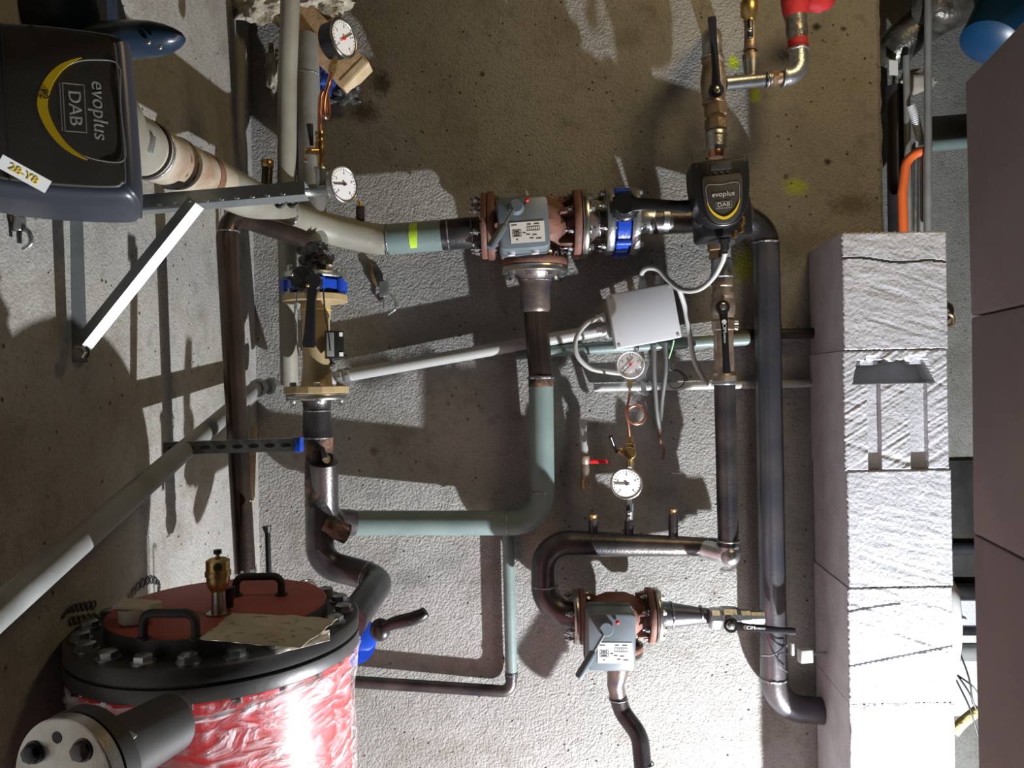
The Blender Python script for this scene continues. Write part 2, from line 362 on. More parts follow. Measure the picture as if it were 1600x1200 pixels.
# aerated concrete block pier
DB = 1.565; bx0 = P(1323, 780, DB).x; bx1 = P(1486, 780, DB).x
edges = [362, 547, 735, 918, 1100, 1285, 1470, 1655, 1840]
blk_lab = ['top block of the white block pier, with a thin crack across it', 'white block with two grooves and a torn hand hold, second in the pier', 'evenly lit white block below the grooved block in the pier',
    'glaring white block with faint saw lines, fourth from the top of the pier', 'burnt out white block at the foot of the picture in the pier', 'white block', 'white block', 'white block']
for i in range(5):
    zt = P(1400, edges[i], DB).z; zb = P(1400, edges[i + 1], DB).z + .0012; rnd = random.Random(i)
    if i == 4: zb = 0.0
    w_, h_ = bx1 - bx0, zt - zb; jx = rnd.uniform(-.002, .002); xl = bx0 + jx; yb = D - .002
    def fy(f, g, i=i, w_=w_, h_=h_):
        x, z = f * w_, g * h_; y = (.0006 if i != 1 else .0014) * noise.noise(Vector((x * 9, i * 9, (z + x * (.25 if i != 1 else -.6)) * (95 if i != 1 else 150)))) + .0007 * max(0, noise.noise(Vector((x * 5, i * 7 + 3, (z + x * .35) * 60))) - .25) * 4 + .0005 * noise.noise(Vector((x * 60, i * 5, z * 60)))
        if i == 0 and abs(z - (h_ - .052 - .012 * f + .003 * math.sin(f * 9))) < .0022: y += .008
        if i == 1:
            u = 1316 + f * 165; v = 547 + (1 - g) * 188
            if 1352 < u < 1374 or 1420 < u < 1448:
                if v > 556: y = .012
            q = (v - 556) / 44; top = 562 + 7 * noise.noise(Vector((u * .09, 3, 0)))
            if top < v < 600 and 1340 - 10 * q < u < 1446 + 14 * q: y = .045 if (v > 570 or 1378 < u < 1430) else .02
        if i == 3 and abs(z - h_ * (.80 + .07 * math.sin(f * 2.2))) < .0014 and f < .5: y += .006
        if i == 3 and abs(z - h_ * (.33 + .16 * f)) < .0012: y += .004
        return y
    b = MB(); nu, nv = 110, 120
    e = lambda f, s: .0018 * noise.noise(Vector((s, i * 3, f * 40)))
    b.grid(lambda f, g: Vector((xl + f * w_ + (e(g, 1) if f in (0, 1) else 0), DB + fy(f, g) + (.003 if f in (0, 1) or g in (0, 1) else 0), zb + g * h_ + (e(f, 7) * (2.5 if i in (0, 3, 4) else 1) if g in (0, 1) else 0))), nu, nv)
    c = [Vector((xl, DB + .004, zb)), Vector((xl + w_, DB + .004, zb)), Vector((xl + w_, DB + .004, zt)), Vector((xl, DB + .004, zt))]
    bk = [Vector((p.x + (.022 if k in (0, 3) else 0), yb, p.z)) for k, p in enumerate(c)]; V = [b.bm.verts.new(p) for p in c + bk]
    for q in ((0, 1, 5, 4), (1, 2, 6, 5), (2, 3, 7, 6), (3, 0, 4, 7), (4, 5, 6, 7)): b.bm.faces.new([V[k] for k in q])
    tag(b.build('aerated_block', 'aac_white', smooth=60), blk_lab[i], 'block', 'blocks of the white pier')
# near block wall on the right, running towards the camera
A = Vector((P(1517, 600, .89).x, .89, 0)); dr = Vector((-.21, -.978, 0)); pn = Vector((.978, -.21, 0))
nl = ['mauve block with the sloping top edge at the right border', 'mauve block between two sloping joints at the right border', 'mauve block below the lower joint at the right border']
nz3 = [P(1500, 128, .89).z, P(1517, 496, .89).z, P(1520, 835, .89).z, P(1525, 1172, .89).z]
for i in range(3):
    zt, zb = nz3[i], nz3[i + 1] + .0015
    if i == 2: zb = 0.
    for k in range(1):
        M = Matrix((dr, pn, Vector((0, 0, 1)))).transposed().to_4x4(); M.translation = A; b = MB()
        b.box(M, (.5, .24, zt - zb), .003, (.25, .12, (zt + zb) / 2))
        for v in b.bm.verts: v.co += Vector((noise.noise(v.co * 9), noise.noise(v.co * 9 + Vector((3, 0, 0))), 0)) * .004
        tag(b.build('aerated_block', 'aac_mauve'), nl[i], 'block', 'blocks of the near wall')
# ------------------------------------------------------------------ three-way mixing valves
def three_way(u, v, d, au, av, ad, s_, label, aroll, ports, box=(80, 84)):
    s = S(d) * s_; c = P(u, v, d); X = Vector((1, 0, .0)); Z = Vector((0, 0, 1)); t = thing('mixing_valve', c, label, 'valve')
    b = MB()  # cast body
    b.lathe(c - X * 62 * s, X, [(0, 30 * s), (10 * s, 28 * s), (26 * s, 40 * s), (46 * s, 47 * s), (78 * s, 47 * s), (98 * s, 40 * s), (112 * s, 28 * s), (124 * s, 30 * s)], 12)
    b.lathe(c, -Z, [(0, 40 * s), (36 * s, 34 * s), (56 * s, 28 * s)], 20)
    b.build('valve_body', 'primer', t, smooth=25)
    b = MB(); b.cyl(c + Vector((0, -30 * s, 0)), P(au, av, ad) + Vector((0, .02, 0)), 24 * s); b.build('valve_neck', 'primer', t)
    for sg in (-1, 1):
        flange(t, c + X * sg * 66 * s, X, 53 * s, 11 * s, 'primer')
        for k in range(5):
            a = R(-90 + sg * 0 + k * 72 + 36); rb = MB(); rb.box(Matrix.Translation(c + X * sg * 50 * s + Vector((0, math.cos(a), math.sin(a))) * 36 * s) @ Matrix.Rotation(-a, 4, 'X').inverted(), (22 * s, 16 * s, 6 * s), .001); rb.build('rib', 'primer', t)
    flange(t, c - Z * 60 * s, Z, 52 * s, 11 * s, 'primer')
    M = Fm(au, av, ad, 0, 0, aroll); q = S(ad); w_, h_ = box[0] * q / 2, box[1] * q / 2; ch = .18
    out = []
    for sx, sz in ((-1, -1), (1, -1), (1, 1), (-1, 1)):
        for k in range(5):
            a = math.atan2(sz, sx) - R(45) + R(90) * k / 4; out.append((sx * (w_ - 9 * q) + 9 * q * math.cos(a), sz * (h_ - 9 * q) + 9 * q * math.sin(a)))
    act = MB().prism(out, M, .062, 0, .05, .012).build('actuator_case', 'actuator_grey', t)
    MB().prism([(x * 1.03, z * 1.03) for x, z in out], M, .078, .055).build('case_rim', 'lever_grey', act)
    lx, lz, lw, lh = 2 * q, -14 * q, 27 * q, 16 * q
    lb = MB().box(M, (2 * lw, .0008, 2 * lh), 0, (lx + 3 * q, -.0006, lz - 2 * q)).build('rating_label', 'white_paper', act)
    b = MB(); rnd = random.Random(3)
    cx0 = lx + 3 * q - lw; cz0 = lz - 2 * q + lh
    def bar(x, z, ww, hh): b.box(M, (ww * q, .0004, hh * q), 0, (cx0 + x * q, -.0012, cz0 - z * q))
    for k in range(7): bar(27 + k * 3.2, 11, .6, 7)
    bar(36, 8, 20, .5); bar(36, 14, 20, .5)
    for k in range(3): bar(6 + k * 4, 16, .6, 10)
    bar(10, 12, 13, .6); bar(10, 17, 13, .6); bar(10, 22, 13, .6); bar(4, 17, .6, 10); bar(17, 17, .6, 10)
    for x, z, ww in ((7, 4, 9), (30, 4, 6), (42, 4, 8), (28, 20, 6), (38, 21, 7), (44, 27, 8), (33, 26, 6), (10, 27, 3), (22, 17, 5), (10, 20, 8), (10, 14.5, 8)): bar(x, z, ww, 1.4)
    b.build('label_print', 'dial_ink', lb)
    k0 = M @ Vector((-10 * q, 0, 24 * q)); dn = M.to_3x3() @ Vector((0, -1, 0))
    kn = MB().lathe(k0 - dn * .002, dn, [(0, 14 * q), (.004, 12 * q), (.016, 11.5 * q), (.0185, 10 * q)], 32).build('knob', 'lever_grey', t)
    p1 = k0 + dn * .016; e = M.to_3x3() @ Vector((-.55, -.25, -.82)); e.normalize()
    MB().cyl(p1 + e * 9 * q, p1 + e * 42 * q, 2.6 * q, seg=12).build('lever_rod', 'zinc', kn)
    MB().lathe(p1 + e * 38 * q, e, [(0, 4 * q), (3 * q, 6 * q), (40 * q, 7 * q), (45 * q, 6 * q), (46 * q, 2 * q)], 16).build('lever_grip', 'lever_grey', kn)
    MB().sphere(M @ Vector((8 * q, -.006, 33 * q)), 3.2 * q).build('indicator', 'red_plastic', t, 'red pointer tip')
    for x in (-22, 16): MB().cyl(M @ Vector((x * q, .03, -h_ - 0 * q)), M @ Vector((x * q, .03, -h_ - 5 * q)), 6 * q, seg=14).build('cable_plug', 'white_plastic', t, 'white round plug')
    return t, c, s
V1, c1, s1 = three_way(834, 352, 1.70, 818, 347, 1.56, 1.0, 'upper grey-capped mixing valve with rust-brown body, beside the blue valve', -3, None)
V2, c2, s2 = three_way(962, 962, 1.69, 956, 1004, 1.58, .80, 'lower grey-capped mixing valve with rust-brown body, above the bent black pipe', 1.5, None, box=(76, 92))
def bolted(parent, c, ax, r, n, br, gap, ph=.5, skip=()): bolts(parent, c, ax, r, n, br, br * 1.6, 'zinc', ph, both=gap, skip=skip)
# ------------------------------------------------------------------ upper header from the big pump to the upper valve
rA = .0337; X = Vector((1, 0, 0)); Z = Vector((0, 0, 1))
pts = [P(208, 225, .93), P(470, 348, 1.65), P(592, 375, 1.71), P(756, 362, 1.71)]
hd = thing('header_pipe', P(592, 375, 1.71), 'thick beige and green pipe from the large pump to the upper mixing valve', 'pipe')
path = fillet(pts, [0, .12, .10, 0], 10)
mid = pts[0].lerp(pts[1], .36)
MB().tube([pts[0], mid], rA + .0005, 36).build('pipe_run', 'dirty_paint', hd, 'dirty beige stretch with rust')
i0 = next(i for i, p in enumerate(path) if p.x > P(605, 375, 1.71).x)
MB().tube([mid] + path[1:i0] + [P(603, 374.5, 1.71)], rA, 36).build('pipe_run', 'old_paint', hd, 'pale olive bend')
MB().tube([P(603, 374.5, 1.71), P(690, 367.5, 1.71)], rA, 36).build('pipe_run', 'green_paint', hd, 'green-grey stretch')
MB().tube([P(690, 367.5, 1.71), P(750, 362.5, 1.71)], rA + .0003, 36).build('pipe_run', 'black_steel', hd, 'bare blackened end')
for q in (pts[0].lerp(pts[1], .15), pts[0].lerp(pts[1], .8), P(606, 374.5, 1.71), P(700, 367, 1.71), P(738, 364, 1.71)):
    weld(hd, q, (pts[1] - pts[0]) if q.y < 1.62 else (pts[3] - pts[2]), rA, .0022)
q = pts[0].lerp(pts[1], .26); dd = (pts[1] - pts[0]).normalized()
MB().cyl(q, q + dd * .02, rA + .0015, seg=36).build('rusty_band', 'rusty_band', hd)
MB().cyl(pts[0] + dd * .02, pts[0] + dd * .024, rA + .003, seg=36).build('clip_ring', 'black_plastic', hd)
n0 = P(563, 352, 1.68); MB().cyl(P(563, 368, 1.69), P(563, 322, 1.68), .0095).build('sensor_nipple', 'brown_steel', hd)
MB().cyl(P(563, 324, 1.68), P(563, 315, 1.68), .005, seg=6).build('nipple_plug', 'brass', hd)
# green paint mark wrapped on the pipe
b = MB(); ax0 = P(648, 371, 1.71); ax1 = (P(690, 367.5, 1.71) - P(603, 374.5, 1.71)).normalized(); upv = Vector((0, -1, 0))
def markfn(f, g):
    a = (g - .5) * R(105); wv = .010 * (1 - .5 * abs(g - .5)) * (1 + .4 * noise.noise(Vector((g * 4, f * 2, 1))))
    dirn = Vector((0, -math.cos(a), math.sin(a))); return ax0 + ax1 * ((f - .5) * 2 * wv) + dirn * (rA + .0008)
b.grid(markfn, 4, 14); b.build('paint_mark', 'spray', hd, 'yellow-green paint mark')
flange(hd, c1 - X * 77 * s1, X, 51 * s1, 9 * s1, 'primer')
bolted(V1, c1 - X * 60 * s1, X, 41 * s1, 8, 5 * s1, 26 * s1)
# ------------------------------------------------------------------ right of the upper valve
st = thing('flanged_spool', P(930, 350, 1.71), 'short bright welded flange stub between upper mixing valve and blue valve', 'pipe')
flange(st, c1 + X * 78 * s1, X, 53 * s1, 10 * s1, 'machined')
xs = c1 + X * 83 * s1
MB().lathe(xs, X, [(0, 33 * s1), (8 * s1, 27 * s1), (18 * s1, 21 * s1), (34 * s1, 21 * s1)], 32).build('weld_neck', 'heat_tint', st)
weld(st, xs + X * 18 * s1, X, 21 * s1, .003)
bolted(V1, c1 + X * 84 * s1, X, 42 * s1, 8, 5 * s1, 26 * s1)
bvx = thing('butterfly_valve', P(970, 345, 1.71), 'blue butterfly valve with a long black lever lying level', 'valve')
cb = P(969, 346, 1.71); s = S(1.71)
MB().lathe(cb - X * 12 * s, X, [(0, 46 * s), (3 * s, 50 * s), (21 * s, 50 * s), (24 * s, 46 * s)], 40).build('valve_body', 'blue_cast', bvx)
for a in (30, 80, 130, 180, 230, 280, 330):
    p = cb + Vector((0, math.cos(R(a)), math.sin(R(a)))) * 50 * s; MB().cyl(p - X * 11 * s, p + X * 11 * s, 6 * s, seg=14).build('lug', 'blue_cast', bvx)
stem = cb + Vector((-2 * s, -60 * s, 8 * s)); MB().cyl(cb + Vector((-2 * s, -40 * s, 5 * s)), stem, 13 * s).build('neck', 'blue_cast', bvx)
b = MB().lathe(stem, (0, -1, 0), [(0, 21 * s), (6 * s, 21 * s), (8 * s, 18 * s), (16 * s, 16 * s), (18 * s, 12 * s)], 32)
for k in range(18):
    a = 2 * math.pi * k / 18; b.box(Matrix.Translation(stem + Vector((math.cos(a), -.15, math.sin(a))) * 21 * s) @ Matrix.Rotation(-a, 4, 'Y'), (3 * s, 6 * s, 3 * s))
b.build('notch_plate', 'black_plastic', bvx)
lever(bvx, stem + Vector((0, -20 * s, 0)), P(1080, 326, 1.56), 13 * s, 9 * s, 9 * s)
for a_ in (0, 3, 5): MB().sphere(stem + Vector((11 * s * math.cos(a_), -18 * s, 11 * s * math.sin(a_))), 2.6 * s, (1, .5, 1)).build('screw', 'machined', bvx)
flange(st, cb - X * 19 * s, X, 52 * s, 12 * s, 'galv')
top = thing('top_pipe', P(1195, 400, 1.745), 'long blue-black steel pipe dropping from behind the small pump beside the blocks', 'pipe')
flange(top, cb + X * 19 * s, X, 52 * s, 13 * s, 'galv')
bolted(bvx, cb + X * 26 * s, X, 44 * s, 8, 4.5 * s, 52 * s)
rM = .0296; p0 = cb + X * 25 * s
el = [p0, P(1196, 341, 1.745), P(1210, 1105, 1.745), P(1330, 1114, 1.76)]
MB().lathe(p0, X, [(0, 30 * s), (8 * s, 22 * s), (26 * s, 20 * s)], 32).build('weld_neck', 'zinc', top, 'bright ground reducer')
pth = fillet(el, [0, .062, .075, 0], 12)
iq = next(i for i, p in enumerate(pth) if p.z < P(1200, 380, 1.745).z); ik = next(i for i, p in enumerate(pth) if p.z < P(1208, 1050, 1.745).z)
MB().tube(pth[:iq], rM, 36).build('pipe_run', 'black_steel', top); MB().tube(pth[iq - 1:ik], rM, 36).build('riser', 'blue_steel', top); MB().tube(pth[ik - 1:], rM, 36).build('bottom_bend', 'blue_steel', top)
weld(top, pth[iq - 1], Z, rM, .0022); weld(top, pth[ik], Z, rM, .003)
for u in (1012, 1034): MB().cyl(P(u, 343, 1.715), P(u + 9, 343, 1.715), rM + .0008, seg=36).build('ground_band', 'zinc', top, 'bright ground band')
# ------------------------------------------------------------------ green riser below the upper valve
gp = thing('green_riser', P(848, 700, 1.69), 'green-painted pipe dropping from the upper mixing valve and turning left', 'pipe')
cz = c1 - Z * 71 * s1; flange(gp, cz, Z, 52 * s1, 10 * s1, 'machined')
bolted(V1, c1 - Z * 76 * s1, -Z, 42 * s1, 8, 4.6 * s1, 24 * s1, ph=.3)
MB().lathe(cz - Z * 5 * s1, -Z, [(0, 34 * s1), (7 * s1, 27 * s1), (18 * s1, 24 * s1), (54 * s1, 24 * s1), (60 * s1, 20 * s1)], 36).build('weld_neck', 'heat_tint', gp, 'heat-tinted brown neck')
weld(gp, cz - Z * 16 * s1, Z, 24.5 * s1, .0024); weld(gp, cz - Z * 58 * s1, Z, 21 * s1, .0024)
rG = 19.3 * S(1.72); g = [cz - Z * 58 * s1, P(845, 590, 1.72), P(848, 817, 1.738), P(530, 817, 1.715)]
MB().cyl(g[0], g[1], rG - .001, seg=36).build('pipe_run', 'brown_steel', gp, 'brown bare stretch'); weld(gp, g[1], Z, rG, .0035)
gpath = fillet(g[1:], [0, .065, 0], 12); MB().tube(gpath, rG, 36).build('pipe_run', 'green_paint', gp)
MB().cyl(g[1] - Z * .003, g[1] - Z * .02, rG + .0004, seg=36).build('scorch_band', 'scorched', gp, 'flaked scorched band')
weld(gp, P(846, 768, 1.736), Z, rG + .001, .0026); weld(gp, P(792, 817, 1.735), X, rG + .0005, .002); weld(gp, P(738, 817, 1.731), X, rG, .0008)
# ------------------------------------------------------------------ left vertical assembly
dL = 1.62; s = S(dL); rL = 21.5 * s
up = thing('grey_riser', P(483, 240, dL), 'wide grey pipe rising behind the upper gauges to the wooden beam', 'pipe')
MB().tube([P(477, 60, 1.72), P(480, 180, 1.68), P(487, 300, 1.66), P(494, 428, 1.63)], rL, 32).build('pipe_run', 'grey_paint', up); weld(up, P(478, 118, 1.70), Z, rL, .0015)
flange(up, P(491, 432, dL), Z, 49 * s, 9 * s, 'galv')
tb = thing('butterfly_valve', P(492, 448, dL), 'blue butterfly valve on the tan valve body with its black lever hanging down', 'valve'); cb = P(492, 448, dL)
MB().lathe(cb - Z * 9 * s, Z, [(0, 40 * s), (3 * s, 45 * s), (16 * s, 45 * s), (19 * s, 40 * s)], 40).build('valve_body', 'blue_cast', tb)
for a in (-160, -110, -65, -20, 30, 90, 150):
    p = cb + Vector((math.cos(R(a)), math.sin(R(a)), 0)) * 45 * s; MB().cyl(p - Z * 9 * s, p + Z * 9 * s, 7 * s, seg=14).build('lug', 'blue_cast', tb)
stem = cb + Vector((-1 * s, -60 * s, 4 * s)); MB().cyl(cb + Vector((0, -35 * s, 2 * s)), stem, 12 * s).build('neck', 'black_plastic', tb)
MB().lathe(stem, (0, -1, 0), [(0, 19 * s), (6 * s, 19 * s), (8 * s, 17 * s), (15 * s, 16 * s)], 28).build('notch_plate', 'black_plastic', tb)
lever(tb, P(490, 441, 1.525), P(485, 543, 1.53), 10 * s, 9.5 * s, 8 * s)
MB().sphere(stem + Vector((-12 * s, -20 * s, 4 * s)), 3 * s).build('screw', 'machined', tb); MB().sphere(stem + Vector((10 * s, -17 * s, -12 * s)), 3 * s).build('screw', 'brass', tb)
tv = thing('balancing_valve', P(495, 604, dL), 'tan-painted straight valve body with two flanges and a black actuator box', 'valve')
cT = P(493, 467, dL); cB = P(495, 609, dL)
for c_, r_ in ((cT, 50), (cB, 50)): MB().lathe(c_ - Z * 5.5 * s, Z, [(0, r_ * s - .001), (.001, r_ * s), (10 * s, r_ * s), (11 * s, r_ * s - .001)], 16).build('flange', 'tan_paint', tv, smooth=20)
MB().lathe(cB, (cT - cB), [(0, 30 * s), (9 * s, 24 * s), (30 * s, 22 * s), (34 * s, 21 * s), (110 * s, 21 * s), (114 * s, 23 * s), (140 * s, 23 * s)], 32).build('valve_body', 'tan_paint', tv)
MB().torus(cT - Z * 18 * s, Z, 22 * s, 1.3 * s).build('band', 'yellow', tv, 'pale yellow band')
bolts(tv, cT + Z * 6 * s, Z, 42 * s, 6, 5 * s, 8 * s, both=None, ph=.25); bolts(tv, cT + Z * 40 * s, Z, 42 * s, 4, 5 * s, 9 * s, ph=.5)
bolts(tv, cB + Z * 5 * s, Z, 41 * s, 6, 5 * s, 7 * s, both=19 * s, ph=.25)
ab = thing('actuator_box', P(522, 540, 1.58), 'small black box with a grey face hung by a cable beside the tan valve', 'box'); M = Fm(522, 539, 1.58, 18)
MB().box(M, (27 * s, 30 * s, 42 * s), .002).build('box_case', 'black_plastic', ab); MB().box(M, (11 * s, .002, 36 * s), .0005, (-7 * s, -16 * s, 0)).build('face_plate', 'grey_paint', ab, 'grey face plate')
MB().box(M, (6 * s, .001, 6 * s), 0, (9 * s, -15.7 * s, -15 * s)).build('sticker', 'white_paper', ab, 'white sticker'); MB().box(M, (5 * s, .001, 6 * s), 0, (9 * s, -15.7 * s, 15 * s)).build('sticker', 'white_paper', ab, 'white sticker')
MB().lathe(M @ Vector((-4 * s, -6 * s, -20 * s)), -Z, [(0, 5 * s), (6 * s, 3 * s), (9 * s, 5 * s), (12 * s, 2 * s)], 14).build('cable_gland', 'black_plastic', ab)
cable('signal_cable', [(505, 450, 1.53), (508, 490, 1.54), (513, 520, 1.54), (516, 548, 1.54)], .0016, 'cable_black', 'thin black cable running down to the small black actuator box')
cable('signal_cable', [(470, 440, 1.53), (463, 470, 1.54), (460, 500, 1.55), (463, 530, 1.56), (467, 555, 1.57)], .0014, 'cable_black', 'thin black cable with a white tag left of the tan valve')
tag(MB().box(Fm(464, 478, 1.535, 0, 0, 20), (.011, .001, .012)).build('cable_tag', 'white_paper'), 'white paper tag on the thin cable left of the tan valve', 'tag')
lp = thing('scorched_riser', P(497, 760, dL), 'scorched black steel pipe below the tan valve ending in a bend behind the tank', 'pipe')
c_ = P(495, 620, dL); flange(lp, c_, Z, 47 * s, 9 * s, 'machined')
MB().lathe(c_, -Z, [(0, 30 * s), (8 * s, 22 * s), (20 * s, 21 * s), (44 * s, 22.5 * s), (66 * s, 22.5 * s)], 32).build('weld_neck', 'black_steel', lp)
weld(lp, c_ - Z * 22 * s, Z, 21.5 * s, .0015); weld(lp, c_ - Z * 64 * s, Z, 22 * s, .002)
rs = 22 * s; q = [P(498, 684, dL), P(500, 870, dL), P(585, 905, 1.60), P(600, 935, 1.50), P(548, 985, 1.33)]
MB().tube([q[0], P(499, 790, dL)], rs, 32).build('pipe_run', 'scorched', lp, 'flaked scorched stretch')
lpath = fillet([P(499, 788, dL), P(500, 880, dL), P(596, 905, 1.62), P(545, 975, 1.36)], [0, .05, .045, 0], 10)
MB().tube(lpath, rs, 32).build('lower_bend', 'black_steel', lp)
weld(lp, lpath[14], lpath[15] - lpath[13], rs, .0018)
# welded branch where the green pipe enters
br = fillet([P(506, 722, 1.60), P(507, 815, 1.64), P(550, 817, 1.715)], [0, .06, 0], 12); MB().tube(br, [rG * 1.06] * len(br), 28).build('branch_bend', 'black_steel', lp, 'black welded-in branch bend')
MB().tube([P(503, 818, 1.61), P(541, 834, 1.63)], 15.5 * s, 24).build('cut_stub', 'scorched', lp, 'rusty cut-off stub')
MB().torus(P(541, 834, 1.63), P(541, 834, 1.63) - P(503, 818, 1.61), 13.5 * s, 2.6 * s).build('stub_rim', 'scorched', lp)
weld(lp, P(545, 817, 1.714), X, rG * 1.04, .003)
MB().tube([P(503, 700, 1.60), P(508, 718, 1.575)], .006, 12).build('stub', 'black_steel', lp); MB().lathe(P(510, 716, 1.60), (.25, -1, -.1), [(0, .008), (.02, .0075), (.024, .0055)], 16).build('pocket_nipple', 'brass', lp)
MB().sphere(P(500, 712, 1.60), .016, (.9, .5, 1.3), jit=.3).build('weld_lump', 'weld', lp)
# ------------------------------------------------------------------ brown pipe at left
bp = thing('brown_pipe', P(384, 900, 1.32), 'brown-black steel pipe standing left of the tan valve with a bend at the top', 'pipe'); rB = 16 * S(1.32)
bpath = fillet([P(470, 372, 1.50), P(352, 331, 1.30), P(383, 893, 1.32)], [0, .045, 0], 10); MB().tube(bpath, rB, 28).build('pipe_run', 'brown_steel', bp)
weld(bp, P(357, 362, 1.30), Z, rB, .0013); weld(bp, P(379, 782, 1.32), Z, rB, .0013)
nv_ = thing('isolating_valve', P(385, 935, 1.32), 'nickel valve under the brown pipe with a tall thin black lever', 'valve')
MB().lathe(P(383.5, 888, 1.32), -Z, [(0, .0185), (.008, .0195), (.010, .017), (.03, .017), (.032, .0195), (.045, .0195)], 6).build('valve_body', 'galv', nv_, smooth=20)
MB().cyl(P(400, 918, 1.32), P(414, 918, 1.31), .008).build('stem', 'machined', nv_)
MB().tube(fillet([P(408, 914, 1.29), P(420, 898, 1.29), P(418, 830, 1.29)], .01, 5), .0045, 10).build('lever', 'black_plastic', nv_); MB().cyl(P(418, 832, 1.29), P(417, 822, 1.29), .005, .008, 12).build('lever_tip', 'black_plastic', nv_)
# ------------------------------------------------------------------ grey plastic pipe along both walls
gy = thing('drain_pipe', P(0, 955, .72), 'long grey plastic pipe slanting down along the left wall toward the camera', 'pipe')
MB().tube([P(-45, 993, .66), P(398, 608, 1.66)], .0155, 28).build('pipe_run', 'grey_paint', gy)
for u, v, d in ((400, 606, 1.665), (420, 604, 1.70)): MB().lathe(P(u, v, d), (P(430, 603, 1.7) - P(400, 606, 1.6)), [(0, .018), (.006, .02), (.02, .02), (.024, .017)], 8).build('coupling', 'galv', gy, smooth=20)
gz = thing('drain_pipe', P(540, 588, 1.76), 'thin grey plastic pipe climbing to the right from the tan valve to the white box', 'pipe')
MB().tube([P(512, 592, 1.77), P(955, 513, 1.765)], .0145, 24).build('pipe_run', 'grey_plastic_pipe', gz)
for u, v in ((527, 591), (538, 588)): MB().lathe(P(u, v, 1.765), P(955, 513, 1.765) - P(525, 590, 1.765), [(0, .017), (.004, .019), (.011, .019), (.014, .016)], 8).build('coupling', 'galv', gz, smooth=20)
MB().lathe(P(945, 515, 1.765), X, [(0, .016), (.004, .02), (.02, .02), (.024, .016)], 20).build('coupling', 'grey_plastic_pipe', gz)
pipe('green_branch', [(805, 553, 1.775), (862, 548, 1.775), (1170, 530, 1.765)], 9.5 * S(1.77), 'green_paint', 'green-painted level pipe behind the white junction box')
pipe('thin_pipe', [(928, 606, 1.785), (1290, 599, 1.785)], .009, 'grey_plastic_pipe', 'thin grey pipe running level behind the gauge in the bag to the blocks')
pipe('black_branch', [(1140, 523, 1.775), (1300, 520, 1.775)], .012, 'black_matt', 'black level pipe between the ball valve and the block pier')
pipe('grey_standpipe', [(455, -40, 1.60), (449, 120, 1.62), (448, 330, 1.66), (452, 600, 1.75)], 14.5 * S(1.63), 'old_paint', 'slim upright beige-grey pipe in the corner beside the wide grey pipe')
tp = thing('small_riser', P(799, 1075, 1.77), 'slim green pipe dropping from the green bend', 'pipe'); MB().tube([P(793, 800, 1.77), P(799, 1055, 1.77)], .0135, 24).build('pipe_run', 'green_paint', tp)
lo_ = thing('low_branch', P(540, 1065, 1.76), 'slim black pipe running level from the tank to the foot of the slim green pipe', 'pipe')
MB().tube(fillet([P(799, 1052, 1.77), P(799, 1081, 1.77), P(500, 1062, 1.76)], [0, .022, 0], 8), .0135, 24).build('pipe_run', 'black_steel', lo_); weld(lo_, P(799, 1054, 1.77), Z, .0135, .0015)
MB().cyl(P(799, 1050, 1.77), P(799, 1058, 1.77), .0148, seg=24).build('coupling', 'black_steel', lo_)
# ------------------------------------------------------------------ brackets
def strut(parent, p0, p1, w_, name, m='zinc', up=Vector((0, -1, 0)), slots=0, hs=1.0, hole='black_matt'):
    """U-channel from p0 to p1: web facing 'up', with two flanges and lips; slots are dark inlays"""
    p0, p1 = Vector(p0), Vector(p1); a = (p1 - p0); l = a.length; a.normalize(); sd = a.cross(up).normalized(); u = sd.cross(a).normalized()
    M = Matrix((sd, a, u)).transposed().to_4x4(); M.translation = p0; b = MB(); t = w_ * .07
    o = [(-w_ / 2, 0), (w_ / 2, 0), (w_ / 2, -w_ * hs), (w_ * .28, -w_ * hs), (w_ * .28, -w_ * hs + t), (w_ / 2 - t, -w_ * hs + t), (w_ / 2 - t, -t), (-w_ / 2 + t, -t), (-w_ / 2 + t, -w_ * hs + t), (-w_ * .28, -w_ * hs + t), (-w_ * .28, -w_ * hs), (-w_ / 2, -w_ * hs)]
    rs_ = [[b.bm.verts.new(M @ Vector((x, y, z))) for x, z in o] for y in (0, l)]; b.loft(rs_); ob = b.build(name, m, parent, smooth=20)
    for k in range(slots):
        y = l * (k + .6) / (slots + .2); q = MB(); out = []
        for i in range(16):
            an = 2 * math.pi * i / 16; out.append((w_ * .17 * math.cos(an), w_ * .42 * math.sin(an)))
        rr = [[q.bm.verts.new(M @ Vector((x, y + yy, z))) for x, yy in out] for z in (-t, .0006)]; q.loft(rr); q.build('slot', hole, ob)
    return ob
bk = thing('wall_bracket', P(115, 560, 1.04), 'triangular zinc strut bracket carrying the thick beige pipe', 'bracket')
strut(bk, P(112, 318, 1.05), P(120, 566, 1.05), .026, 'wall_leg', 'strut_zinc', up=Vector((.6, -.8, 0)).normalized(), hs=.8)
strut(bk, P(88, 326, 1.03), P(476, 293, 1.03), .019, 'arm', 'strut_zinc', up=Vector((0, -1, .15)), slots=0, hs=1.2)
strut(bk, P(118, 540, 1.02), P(300, 312, 1.02), .021, 'brace', 'strut_zinc', up=Vector((-.45, -.85, .3)), hs=.7)
for k in range(9): MB().sphere(P(250 + k * 24, 320 - k * 2.1, 1.02), .0022, (1.6, .6, .8)).build('tooth', 'zinc', bk)
b = MB(); hexbolt(b, P(127, 551, 1.02), (.3, -1, 0), .009, .014); b.build('bolt', 'machined', bk)
